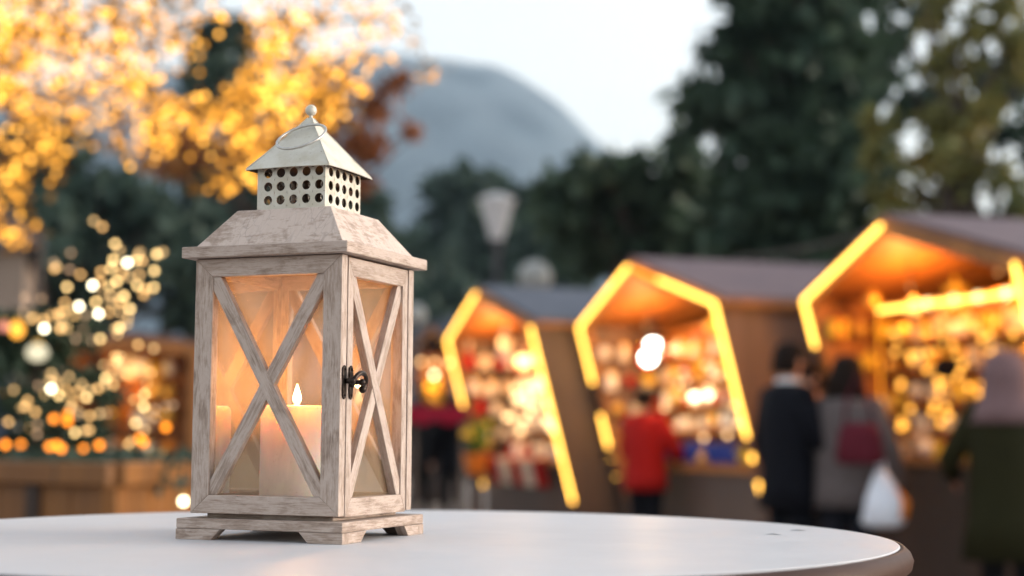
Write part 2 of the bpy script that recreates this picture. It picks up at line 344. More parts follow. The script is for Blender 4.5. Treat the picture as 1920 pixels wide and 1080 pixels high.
# ------------------------------------------------------------------ setting: ground, mountain
g = MB(); g.add([(-3000, -60, 0), (3000, -60, 0), (3000, 3200, 0), (-3000, 3200, 0)], [(0, 1, 2, 3)]); tag(g.build('ground', 'ground'), kind='structure')
def mountain():
    YD = 2600
    prof = [(-900, 330), (-300, 250), (200, 170), (500, 135), (700, 118), (760, 122), (830, 132), (880, 138), (940, 152), (1000, 180), (1040, 212), (1075, 250), (1105, 282), (1180, 330), (1260, 400), (1400, 500), (1700, 600), (2300, 690), (3200, 760)]
    xs = np.linspace(-900, 3200, 160); ys = np.interp(xs, [p[0] for p in prof], [p[1] for p in prof])
    n = 26; V = []; Fc = []
    for i, (px, py) in enumerate(zip(xs, ys)):
        top = at(px, py, YD)
        for j in range(n):
            f = j / (n - 1)
            back = f > .75
            z = top.z * (math.sin(min(f / .75, 1) * math.pi / 2) ** .85 if not back else 1 - (f - .75) / .25 * .6)
            yy = YD - 900 * (1 - min(f / .75, 1)) + (f > .75) * (f - .75) * 1200
            jit = 16 * math.sin(i * .9 + j * 1.3) + 12 * math.sin(i * .37 - j * 2.1)
            edge = 1 if 0 < j < .7 * n else 0
            V.append((top.x * (yy / YD if False else 1) + 0, yy + jit * edge * 2, max(z + jit * edge * .7, -5 if j == 0 else 1)))
    for i in range(len(xs) - 1):
        for j in range(n - 1):
            a = i * n + j; Fc.append((a, a + n, a + n + 1, a + 1))
    b = MB(); b.add(V, Fc); o = b.build('mountain', 'rock', smooth=True); tag(o, kind='structure')
mountain()

# ------------------------------------------------------------------ foliage
def leaves(b, centers, radii, count, size, droop=0., flat=.5):
    """count leaf cards spread through each ellipsoid clump, denser towards its shell"""
    for (c, r, n) in zip(centers, radii, count):
        d = rng.normal(size=(n, 3)); d /= np.linalg.norm(d, axis=1)[:, None]
        rad = rng.random(n) ** .45
        wob = 1 + .35 * np.sin(d[:, 0] * 5 + c[0]) * np.cos(d[:, 2] * 6 + c[1])
        p = np.array(c) + d * (rad * wob)[:, None] * np.array(r)
        for q in p:
            s = size * (.5 + rng.random())
            a = Vector(rng.normal(size=3)).normalized()
            a = (a + Vector((0, 0, -droop))).normalized(); bb = a.orthogonal().normalized(); bb = (Matrix.Rotation(rng.random() * 6.28, 3, a) @ bb)
            q = Vector(q); o = len(b.v)
            b.v += [tuple(q), tuple(q + a * s * .5 + bb * s * .28), tuple(q + a * s), tuple(q + a * s * .5 - bb * s * .28)]
            b.f.append([o, o + 1, o + 2, o + 3]); b.uv.append([(0, 0)] * 4)
def tree(name, label, cat, clumps, Y, trunk_px, mat_, size, dens, droop=0., group=None, trunk_r=.22, depth=.9, limbs=True, spread=1.):
    """clumps: (px, py, rx, ry) in photo pixels at distance Y; real depth comes from depth*rx; every clump is split into uneven clusters"""
    base = at(trunk_px, 800, Y); base.z = 0
    root = empty(name, base, label=label, cat=cat, group=group)
    k = Y / F; cs, rs, cn = [], [], []
    for (px, py, rx, ry) in clumps:
        c = at(px, py, Y); c.y += float(rng.normal()) * rx * k * .35
        nsub = max(5, int(rx * ry / 420))
        for i in range(nsub):
            d = rng.normal(size=3); d /= np.linalg.norm(d); d *= rng.random() ** .4 * .78
            sc = .26 + .26 * rng.random()
            q = (c.x + d[0] * rx * k - base.x, c.y + d[1] * rx * k * depth - base.y, c.z + d[2] * ry * k)
            cs.append(q); rs.append((rx * k * sc, rx * k * sc * depth, ry * k * sc * .75)); cn.append(max(6, int(dens * rx * ry / nsub / 100)))
    b = MB(); leaves(b, cs, rs, cn, size, droop); b.build('crown', mat_, root)
    tb = MB(); topz = max(c[2] for c in cs) * .85; tx = np.mean([c[0] for c in cs]); ty = np.mean([c[1] for c in cs])
    n = 9; tp = [Vector((tx * (i / n) ** 1.6 + .12 * math.sin(i * 1.7), ty * (i / n) ** 1.6, topz * i / n)) for i in range(n + 1)]
    tb.tube(tp, [trunk_r * (1 - .85 * i / n) for i in range(n + 1)], 9)
    if limbs:
        for j in range(0, len(cs), max(1, len(cs) // 22)):
            c = Vector(cs[j]); i = min(n - 2, max(2, int(n * c.z / topz * .75))); p0 = tp[i]
            mid = p0.lerp(c, .55) + Vector((0, 0, .08 * (c - p0).length)); tb.tube([p0, mid, c], [trunk_r * .35, trunk_r * .2, trunk_r * .06], 6)
    tb.build('trunk', 'bark', root, smooth=True)
    return root

# right: tall dark conifer, its neighbours, the yellowing tree
tree('conifer_tree', 'tallest dark evergreen with drooping boughs, rising out of frame above the middle stall', 'tree',
     [(1480, -60, 190, 130), (1440, 60, 130, 110), (1370, 190, 110, 60), (1530, 120, 130, 160), (1340, 160, 70, 40), (1480, 260, 150, 120), (1560, 330, 110, 150), (1420, 380, 120, 110), (1500, 470, 130, 80), (1380, 60, 60, 60)],
     24, 1530, 'leaf_dark', .34, 7.5, .9, trunk_r=.35)
tree('conifer_tree', 'rounded dark evergreen behind the middle stall roof, left of the tallest conifer', 'tree',
     [(1250, 330, 95, 70), (1180, 370, 90, 70), (1100, 330, 85, 50), (1060, 400, 75, 80), (1130, 450, 100, 70), (1250, 440, 100, 90), (1330, 400, 90, 110), (1290, 270, 40, 40), (1040, 330, 45, 35), (1340, 470, 80, 70)],
     28, 1180, 'leaf_mid', .36, 7.0, .7, trunk_r=.3)
tree('deciduous_tree', 'yellowing leafy tree with sky showing through, above the nearest stall roof', 'tree',
     [(1720, 300, 75, 60), (1800, 230, 70, 80), (1780, 110, 60, 70), (1700, 360, 80, 50), (1830, 60, 50, 60), (1870, 330, 50, 40), (1760, 20, 50, 40), (1640, 250, 40, 90), (1800, 330, 80, 60), (1740, 230, 50, 60), (1850, 180, 50, 50), (1890, 80, 40, 50), (1690, 420, 70, 40), (1880, 10, 60, 50), (1780, -30, 80, 40), (1920, 130, 40, 50), (1900, 380, 50, 50)],
     20, 1790, 'leaf_olive', .17, 5.0, .3, trunk_r=.2)
tree('conifer_tree', 'dark evergreen partly cut by the right edge of the picture', 'tree',
     [(1930, 60, 70, 100), (1880, 160, 40, 60), (1960, 250, 60, 90), (1650, 90, 60, 110), (1650, 300, 60, 120), (1690, 200, 40, 50), (1640, 420, 70, 50), (1800, 370, 60, 40), (1900, 250, 30, 50), (1920, 420, 40, 40), (1850, 420, 60, 30), (1760, 400, 60, 40), (1740, 180, 25, 40), (1700, 20, 55, 40), (1840, 130, 30, 60), (1600, -20, 80, 60)],
     30, 1900, 'leaf_dark', .32, 5.5, .6, trunk_r=.3)
# beyond the right edge of the picture: unseen evergreens added to keep bright sky out of the pane reflection
for i, (x_, y_) in enumerate([(13.5, 14.5), (17.5, 13.0), (20.5, 10.5)]):
    px_ = 960 + F * x_ / y_
    tree('conifer_tree', ['left', 'middle', 'right'][i] + ' one of three unseen evergreens added beyond the right edge to block the sky reflection', 'tree', [(px_, 700 - 1300 * k_ / y_ * 2.2, (560 - 70 * k_) * 13 / y_, 520 * 13 / y_) for k_ in range(4)], y_, px_, 'leaf_dark', .55, .9, .5, group='added evergreens blocking the sky reflection on the right', trunk_r=.3)
# middle distance
tree('far_tree', 'round bluish tree behind the street lamp', 'tree', [(880, 370, 75, 60), (940, 400, 70, 70), (860, 450, 90, 70), (960, 480, 80, 60), (900, 520, 120, 50), (900, 590, 150, 40)], 85, 900, 'leaf_far', 1.1, 10, .3, trunk_r=.5)
tree('far_tree', 'low dark tree between the lantern roof and the street lamp', 'tree', [(770, 480, 70, 45), (740, 540, 100, 60), (820, 560, 80, 60), (800, 620, 90, 40)], 80, 780, 'leaf_far', 1.0, 10, .3, trunk_r=.5)
tree('far_tree', 'dark tree right of the street lamp, filling the gap below the evergreens', 'tree', [(1010, 470, 60, 70), (1060, 520, 60, 50), (1000, 560, 90, 50)], 70, 1020, 'leaf_far', .9, 10, .3, trunk_r=.4)
# left background: dark trees behind the golden lights, rusty tree
tree('dark_tree', 'big dark tree behind the golden lights on the left', 'tree', [(60, 300, 130, 110), (200, 380, 130, 100), (80, 450, 130, 90), (230, 500, 120, 80), (120, 570, 140, 70), (310, 450, 110, 110), (340, 560, 90, 70)], 34, 150, 'leaf_far', .45, 6.0, .4, trunk_r=.35)
tree('dark_tree', 'dark tree behind the lantern cap, under the golden lights', 'tree', [(420, 90, 70, 60), (430, 190, 90, 80), (400, 330, 110, 100), (520, 380, 110, 90), (620, 420, 90, 80), (690, 430, 50, 60), (600, 540, 120, 70), (450, 500, 120, 90), (690, 380, 35, 40)], 38, 480, 'leaf_far', .5, 6.0, .4, trunk_r=.35)
tree('autumn_tree', 'rusty orange autumn tree just right of the lantern cap', 'tree', [(620, 200, 90, 70), (680, 270, 60, 60), (560, 260, 100, 60), (700, 190, 45, 50), (480, 280, 80, 60), (650, 340, 70, 30), (740, 160, 40, 40), (770, 250, 20, 20), (330, 280, 90, 60)], 19, 560, 'leaf_rust', .15, 5.0, .2, trunk_r=.12)

# ------------------------------------------------------------------ the lantern on its table
TZ = H - .0963
tc = (-.1275, 1.5114); TR = .4837
TABLE = empty('round_table', (tc[0], tc[1], 0), label='round white bar table with a dark varnished rim, carrying the lantern', cat='table')
b = MB(); b.lathe((0, 0, TZ), [(TR - .012, -.022), (TR, -.016), (TR, -.0012), (TR - .0012, 0)], 160); b.build('tabletop', 'top', TABLE)
b = MB(); n = 160; prof = [(TR + .0006, -.0008), (TR + .004, -.0012), (TR + .009, -.006), (TR + .0115, -.012), (TR + .010, -.019), (TR + .004, -.0245), (TR - .02, -.025), (TR - .02, -.0235), (TR + .0006, -.022)]
V = []; Fc = []
for r_, z_ in prof:
    for k in range(n): V.append((r_ * math.cos(2 * math.pi * k / n), r_ * math.sin(2 * math.pi * k / n), TZ + z_))
for i in range(len(prof)):
    for k in range(n):
        j = (i + 1) % len(prof); Fc.append((i * n + k, i * n + (k + 1) % n, j * n + (k + 1) % n, j * n + k))
b.add(V, Fc); b.build('rim', 'rim', TABLE, smooth=True)
b = MB(); b.lathe((0, 0, 0), [(.035, .02), (.035, TZ - .03)], 24); b.lathe((0, 0, 0), [(.09, TZ - .045), (.12, TZ - .0345)], 24); b.build('leg', 'post', TABLE, smooth=True)
b = MB(); b.lathe((0, 0, 0), [(.26, 0), (.26, .012), (.06, .03), (.03, .035)], 48); b.build('foot', 'post', TABLE, smooth=True)
def on_table(px, py):
    d = at(px, py, 1.0) - Vector((0, 0, H)); d *= -.0963 / d.z; return Vector((d.x - tc[0], d.y - tc[1], TZ))
for pts in ([(1432, 1003), (1446, 1002), (1466, 1003.5), (1450, 1000.5)], [(1480, 994.5), (1497, 995.5), (1512, 995), (1496, 993)]):
    q = [on_table(*p) + Vector((0, 0, .0004)) for p in pts]; b = MB(); b.add(q, [(0, 1, 2, 3)]); b.build('scuff_mark', 'scuff', TABLE)

LX, LY, YAW = -.1928, 1.4800, -.3727
L = empty('lantern', (LX, LY, TZ), YAW, label='whitewashed wooden candle lantern with crossed panes and a perforated metal chimney', cat='lantern')
z0 = H - TZ                                # heights below were measured from the lens
def Z(v): return v + z0
hb, he, hr, hrt, hch, hcap, hw = .0842, .0849, .0758, .0488, .0357, .0443, .0752
zb0, zb1, zw0, zw1, ze0, ze1, zr0, zr1, zc1, zcap, zap = 0, .0188, .0232, Z(.1574), Z(.1580), Z(.1683), Z(.1683), Z(.2050), Z(.2460), Z(.2442), Z(.2998)
# base: slab on four aprons cut into feet
b = MB(); b.box((0, 0, (zb1 + .0098) / 2), (2 * hb - .0004, 2 * hb - .0004, zb1 - .0098), grain=0)
b.build('base_board', 'wwb', L, bevel=.0009)
cut = .0094
l2 = 2 * hb - .0224
for X, Y_, c in (((1, 0, 0), 0, (-hb, -hb + .011, 0)), ((1, 0, 0), 0, (-hb, hb, 0)), ((0, 1, 0), 1, (-hb, -hb + .0112, 0)), ((0, 1, 0), 1, (hb - .011, -hb + .0112, 0))):
    W_, f0, f1 = (2 * hb, .036, .046) if not Y_ else (l2, .025, .035)
    for poly in ([(0, 0), (f0, 0), (f1, cut + .0002), (0, cut + .0002)], [(W_ - f1 + .003, cut + .0002), (W_ - f0 + .002, 0), (W_, 0), (W_, cut + .0002)]):
        b = MB(); b.prism(poly, c, X, (0, 0, 1), .011); b.build('foot', 'wwb', L, bevel=.0005)
b = MB(); b.box((0, 0, (zb1 + zw0) / 2 + .0012), (.128, .128, zw0 - zb1 + .0024)); b.build('floor_plate', 'wwb', L)
# corner gap filler and side panels: each a mitred frame of four boards, a crossed brace, a pane
def panel(side, name, x0, x1, st0, st1, rail_t, rail_b, t, off, zlo=zw0, zhi=zw1, bw=.0125):
    """side: rotation about z; panel spans x0..x1 in the face's own x; the face plane is y=-off"""
    root = MB(); X = Vector((math.cos(side), math.sin(side), 0)); Yn = Vector((-math.sin(side), math.cos(side), 0)); Zz = Vector((0, 0, 1))
    O = -Yn * off
    a0, a1, c0, c1 = x0 + st0, x1 - st1, zlo + rail_b, zhi - rail_t
    # X x Z = -Yn (outwards), so start at the inner face
    In = O + Yn * t
    root.prism([(x0, zlo), (a0, c0), (a0, c1), (x0, zhi)], In, X, Zz, t, grain=1)
    root.prism([(x1, zlo), (x1, zhi), (a1, c1), (a1, c0)], In, X, Zz, t, grain=1)
    root.prism([(x0, zhi), (a0, c1), (a1, c1), (x1, zhi)], In, X, Zz, t)
    root.prism([(x0, zlo), (x1, zlo), (a1, c0), (a0, c0)], In, X, Zz, t)
    fr = root.build(name, 'ww', L, bevel=.0006)
    # crossed braces inside the opening, set back from the frame face
    for d in (1, -1):
        p, q = ((a0, c0), (a1, c1)) if d == 1 else ((a0, c1), (a1, c0))
        dx, dz = q[0] - p[0], q[1] - p[1]; ln = math.hypot(dx, dz); e = (dx / ln, dz / ln); nn = (-e[1], e[0])
        h = bw / 2
        # polygon clipped to the opening: band around the diagonal
        cx = h / abs(e[1]); cz = h / abs(e[0])
        if d == 1: poly = [(a0, c0), (a0 + cx, c0), (a1, c1 - cz), (a1, c1), (a1 - cx, c1), (a0, c0 + cz)]
        else: poly = [(a0, c1), (a0, c1 - cz), (a1 - cx, c0), (a1, c0), (a1, c0 + cz), (a0 + cx, c1)]
        tt = t * .62 if d == 1 else t * .62 + .0009
        bb = MB(); o = len(bb.v); cI = O + Yn * (t * .82)
        n_ = len(poly); E = Vector((e[0], e[1])); ou = random.random() * 5
        vs = [cI + X * u + Zz * v_ for u, v_ in poly] + [cI + X * u + Zz * v_ - Yn * tt for u, v_ in poly]
        uvp = [((u * e[0] + v_ * e[1]) + ou, (u * nn[0] + v_ * nn[1]) + ou) for u, v_ in poly]
        fs = [list(range(n_))[::-1], list(range(n_, 2 * n_))]; uu = [[uvp[i] for i in fs[0]], [uvp[i - n_] for i in fs[1]]]
        for i in range(n_):
            j = (i + 1) % n_; fs.append([i, j, n_ + j, n_ + i]); uu.append([uvp[i], uvp[j], (uvp[j][0], uvp[j][1] + tt), (uvp[i][0], uvp[i][1] + tt)])
        bb.add(vs, fs, uu); bb.build('cross_brace', 'ww', fr, bevel=.0005)
    gb = MB(); gc = O + Yn * (t * .9); e_ = .0004
    gb.add([gc + X * a0 + Zz * c0, gc + X * a1 + Zz * c0, gc + X * a1 + Zz * c1, gc + X * a0 + Zz * c1], [(0, 1, 2, 3)])
    gb.build('pane', 'glass', fr)
    return fr
T = .011
panel(0, 'panel', -hw, hw, .0185, .0185, .0165, .0165, T, hw)                                  # facing left-front
panel(math.pi, 'panel', -hw, hw, .0185, .0185, .0165, .0165, T, hw)                            # its opposite
panel(-math.pi / 2, 'panel', -hw + T + .0003, hw - T - .0003, .0085, .0085, .0165, .0165, T, hw)   # far left
door = panel(math.pi / 2, 'door', -hw + T + .0022, hw - T - .0022, .0085 + .002, .0085 + .002, .0165, .0165, T, hw - .0002, zlo=zw0 - .0012, zhi=zw1 - .0012)
# latch on the door side
b = MB()
ys1, ys2, zl = -hw + .0058, -hw + T + .0075, Z(.0445)
def plate(y):
    q = MB(); pr = [(-.0026, -.0135), (0, -.0155), (.0026, -.0135), (.0034, -.006), (.0024, 0), (.0036, .006), (.0032, .0125), (0, .0150), (-.0032, .0125), (-.0036, .006), (-.0024, 0), (-.0034, -.006)]
    q.prism(pr, (hw + .0001, y, zl), (0, 1, 0), (0, 0, 1), .0016)
    for dz in (.0115, -.0115): q.ball((hw + .0017, y, zl + dz), .0015, 8)
    return q
lt = plate(ys1).build('latch_plate', 'bronze', L, bevel=.0004)
plate(ys2).build('latch_plate', 'bronze', door, bevel=.0004)
k_ = MB(); k_.tube([(hw + .0015, ys1 + .0012, zl + .001), (hw + .008, ys1 + .0012, zl + .001)], [.0024, .0030], 12); k_.ball((hw + .0085, ys1 + .0012, zl + .001), .0031, 10); k_.build('pivot', 'bronze', lt, smooth=True)
k_ = MB(); k_.tube([(hw + .0015, ys2 + .001, zl), (hw + .011, ys2 + .001, zl)], [.0021, .0021], 12); k_.ball((hw + .0115, ys2 + .001, zl), .0030, 10); k_.build('knob', 'bronze', door, smooth=True)
k_ = MB(); hk = []
for i in range(17):
    th = R(200 - 232 * i / 16); hk.append((hw + .0078 + .004 * math.sin(math.pi * i / 16), ys1 + .0125 + .0115 * math.cos(th), zl - .001 + .0092 * math.sin(th)))
k_.tube(hk, [.0022] * 13 + [.0023, .0026, .0031, .0034], 10); k_.ball(hk[-1], .0036, 10); k_.build('latch_hook', 'bronze', lt, smooth=True)
# small hinge pins seen inside the left pane
k_ = MB(); k_.ball((-hw + .003, -hw + .0188, Z(.0420)), .0022, 8); k_.build('hinge_pin', 'bronze', L, smooth=True)
# eave: four mitred boards round an opening
def ringslab(h0, h1, za, zb, hole, m_, name, bev):
    q = MB()
    c = [(-1, -1), (1, -1), (1, 1), (-1, 1)]
    for i in range(4):
        a, d = c[i], c[(i + 1) % 4]; ou = random.random() * 5
        P = [Vector((a[0] * h0, a[1] * h0, za)), Vector((d[0] * h0, d[1] * h0, za)), Vector((d[0] * h1, d[1] * h1, zb)), Vector((a[0] * h1, a[1] * h1, zb))]
        I = [Vector((a[0] * hole, a[1] * hole, za)), Vector((d[0] * hole, d[1] * hole, za)), Vector((d[0] * hole, d[1] * hole, zb)), Vector((a[0] * hole, a[1] * hole, zb))]
        ax = (P[1] - P[0]).normalized(); vs = P + I
        fs = [(0, 1, 2, 3), (1, 0, 4, 5), (3, 2, 6, 7), (5, 4, 7, 6)]
        def uvf(i_, f):
            v = vs[i_]; u = v.dot(ax); return (u + ou, (v.z * 1.0 + (abs(v.dot(Vector((-ax.y, ax.x, 0)))) if True else 0)) + ou)
        q.add(vs, fs, [[uvf(k, f) for k in f] for f in fs])
    me = q.build(name, m_, L)
    bm = bmesh.new(); bm.from_mesh(me.data); bmesh.ops.remove_doubles(bm, verts=bm.verts, dist=1e-5); bmesh.ops.recalc_face_normals(bm, faces=bm.faces); bm.to_mesh(me.data); bm.free()
    bv = me.modifiers.new('bevel', 'BEVEL'); bv.width = bev; bv.segments = 2; bv.limit_method = 'ANGLE'; bv.angle_limit = R(25)
    return me
ringslab(he, he, ze0, ze1, .030, 'ww', 'eave', .0010)
roof = ringslab(hr, hrt, zr0 + .0002, zr1, .030, 'wwr', 'roof', .0007)
# perforated chimney
def chimney():
    q = MB(); Wd = 2 * hch; z_a, z_b = zr1 + .0001, zc1 - .0005; Hh = z_b - z_a
    sp = Wd * .188; rr = Wd * .0625; nc, nr = 5, 3; x_off = Wd * .065; seg = 20
    zt = z_b - Hh * .115
    spz = Hh * .315
    def quad(P, a, b_, c_, d_): q.add([P(*a), P(*b_), P(*c_), P(*d_)], [(0, 1, 2, 3)])
    for side in range(4):
        th = side * math.pi / 2; X = Vector((math.cos(th), math.sin(th), 0)); Nn = Vector((math.sin(th), -math.cos(th), 0))
        P = lambda u, v: Nn * hch + X * (u - hch) + Vector((0, 0, v))
        u0 = x_off; u1 = x_off + nc * sp; v1 = min(zt + spz / 2, z_b - .0002); v0 = zt - spz * 2.5
        u1 = min(u1, Wd - .0003)
        for (a, b_) in ((0, u0), (u1, Wd)):
            quad(P, (a, v0), (b_, v0), (b_, v1), (a, v1))
        quad(P, (0, z_a), (Wd, z_a), (Wd, v0), (0, v0)); quad(P, (0, v1), (Wd, v1), (Wd, z_b), (0, z_b))
        for i in range(nc):
            for j in range(nr):
                cx = x_off + (i + .5) * sp; cz = zt - j * spz
                xa, xb = u0 + i * sp, min(u0 + (i + 1) * sp, u1); za, zb_ = cz - spz / 2, min(cz + spz / 2, v1)
                for k in range(seg):
                    def edge(a):
                        c, s_ = math.cos(a), math.sin(a); tx = ((xb - cx) if c > 0 else (cx - xa)) / max(abs(c), 1e-9); tz = ((zb_ - cz) if s_ > 0 else (cz - za)) / max(abs(s_), 1e-9); r_ = min(tx, tz); return (cx + c * r_, cz + s_ * r_)
                    a0, a1 = 2 * math.pi * k / seg + math.pi / 4, 2 * math.pi * (k + 1) / seg + math.pi / 4
                    quad(P, (cx + rr * math.cos(a0), cz + rr * math.sin(a0)), edge(a0), edge(a1), (cx + rr * math.cos(a1), cz + rr * math.sin(a1)))
    o = q.build('chimney', 'cream', L)
    bm = bmesh.new(); bm.from_mesh(o.data); bmesh.ops.remove_doubles(bm, verts=bm.verts, dist=2e-5); bmesh.ops.recalc_face_normals(bm, faces=bm.faces); bm.to_mesh(o.data); bm.free()
    s_ = o.modifiers.new('sheet', 'SOLIDIFY'); s_.thickness = .0006; s_.offset = -1; o.data.materials.append(M['inner_dark']); s_.material_offset = 1
chimney()
def cap():
    q = MB(); n = 8; rows = []
    prof = [(hcap, zcap - .0002), (hcap * .98, zcap + .0008), (hcap * .72, zcap + .0150), (hcap * .45, zcap + .0305), (hcap * .2, zcap + .0445), (.0022, zap - .0015)]
    for h_, z_ in prof:
        for a, d in (((-1, -1), (1, -1)), ((1, -1), (1, 1)), ((1, 1), (-1, 1)), ((-1, 1), (-1, -1))):
            for k in range(n):
                f = k / n; sag = .0012 * (1 if h_ > hcap * .9 else 0) * math.cos(math.pi * (f - .5)); q.v.append(((a[0] + (d[0] - a[0]) * f) * h_, (a[1] + (d[1] - a[1]) * f) * h_, z_ + sag * .6))
    m_ = 4 * n
    for i in range(len(prof) - 1):
        for k in range(m_):
            q.f.append([i * m_ + k, i * m_ + (k + 1) % m_, (i + 1) * m_ + (k + 1) % m_, (i + 1) * m_ + k]); q.uv.append([(0, 0)] * 4)
    o = q.build('cap', 'cream', L); s_ = o.modifiers.new('sheet', 'SOLIDIFY'); s_.thickness = .0007; s_.offset = -1; o.data.materials.append(M['inner_dark']); s_.material_offset = 1
    # folded seams on the hips
    q = MB()
    for sx, sy in ((-1, -1), (1, -1), (1, 1), (-1, 1)):
        q.tube([(sx * h_, sy * h_, z_ + .0002) for h_, z_ in prof[1:]], .0006, 6)
    q.build('hip_seam', 'cream', o, smooth=True)
    q = MB(); q.tube([(0, 0, zap - .003), (0, 0, zap + .0025)], [.0022, .0016], 12); q.ball((0, 0, zap + .0062), .0055, 16); q.build('finial', 'cream', o, smooth=True)
    return o
capo = cap()
# carrying ring tilted across the cap
def ring():
    q = MB(); c = at(565, 256, 1.446); loc = Matrix.Rotation(-YAW, 3, 'Z') @ (c - Vector((LX, LY, TZ)))
    nrm = Matrix.Rotation(R(35), 3, 'X') @ (Matrix.Rotation(R(-15), 3, 'Y') @ Vector((0, 0, 1)))   # world tilt: right side up, near side down
    nrm = Matrix.Rotation(-YAW, 3, 'Z') @ nrm
    a = nrm.orthogonal().normalized(); d = nrm.cross(a); n = 48; rR = .0237; rt_ = .0013
    for i in range(n):
        th = 2 * math.pi * i / n; o = a * math.cos(th) + d * math.sin(th)
        for k in range(10):
            ph = 2 * math.pi * k / 10; q.v.append(tuple(loc + o * (rR + rt_ * math.cos(ph)) + nrm * rt_ * math.sin(ph)))
    for i in range(n):
        for k in range(10):
            q.f.append([i * 10 + k, ((i + 1) % n) * 10 + k, ((i + 1) % n) * 10 + (k + 1) % 10, i * 10 + (k + 1) % 10]); q.uv.append([(0, 0)] * 4)
    q.build('carrying_ring', 'steel', capo, smooth=True)
ring()
# candle
cc = at(556, 800, 1.485); CH = Z(.0250) ; cz0 = TZ + zw0 + .0022
C = empty('candle', (cc.x, cc.y, cz0), label='thick cream pillar candle burning inside the lantern', cat='candle')
ch = TZ + CH - cz0 ; cr = .0335
b = MB(); b.lathe((0, 0, 0), [(.030, 0), (cr - .0005, .001), (cr, .004), (cr, ch - .005), (cr - .001, ch - .0018), (cr - .0035, ch), (cr - .007, ch - .0012), (cr - .012, ch - .006), (.010, ch - .0075), (.002, ch - .0075)], 48); b.build('wax', 'wax', C, smooth=True)
b = MB(); b.tube([(0, 0, ch - .008), (.0005, 0, ch - .002), (.0015, 0, ch + .003)], .0008, 8); b.build('wick', 'wick', C, smooth=True)
b = MB(); b.lathe((0, 0, 0), [(.0006, ch - .001), (.0032, ch + .0025), (.0042, ch + .006), (.0036, ch + .010), (.0020, ch + .015), (.0004, ch + .0205)], 16); b.build('flame', 'flame', C, smooth=True)
pl = bpy.data.lights.new('candle_light', 'POINT'); po = bpy.data.objects.new('candle_light', pl); col.objects.link(po); po.parent = C
po.location = (0, 0, ch + .024); pl.energy = .105; pl.color = (1, .44, .13); pl.shadow_soft_size = .004

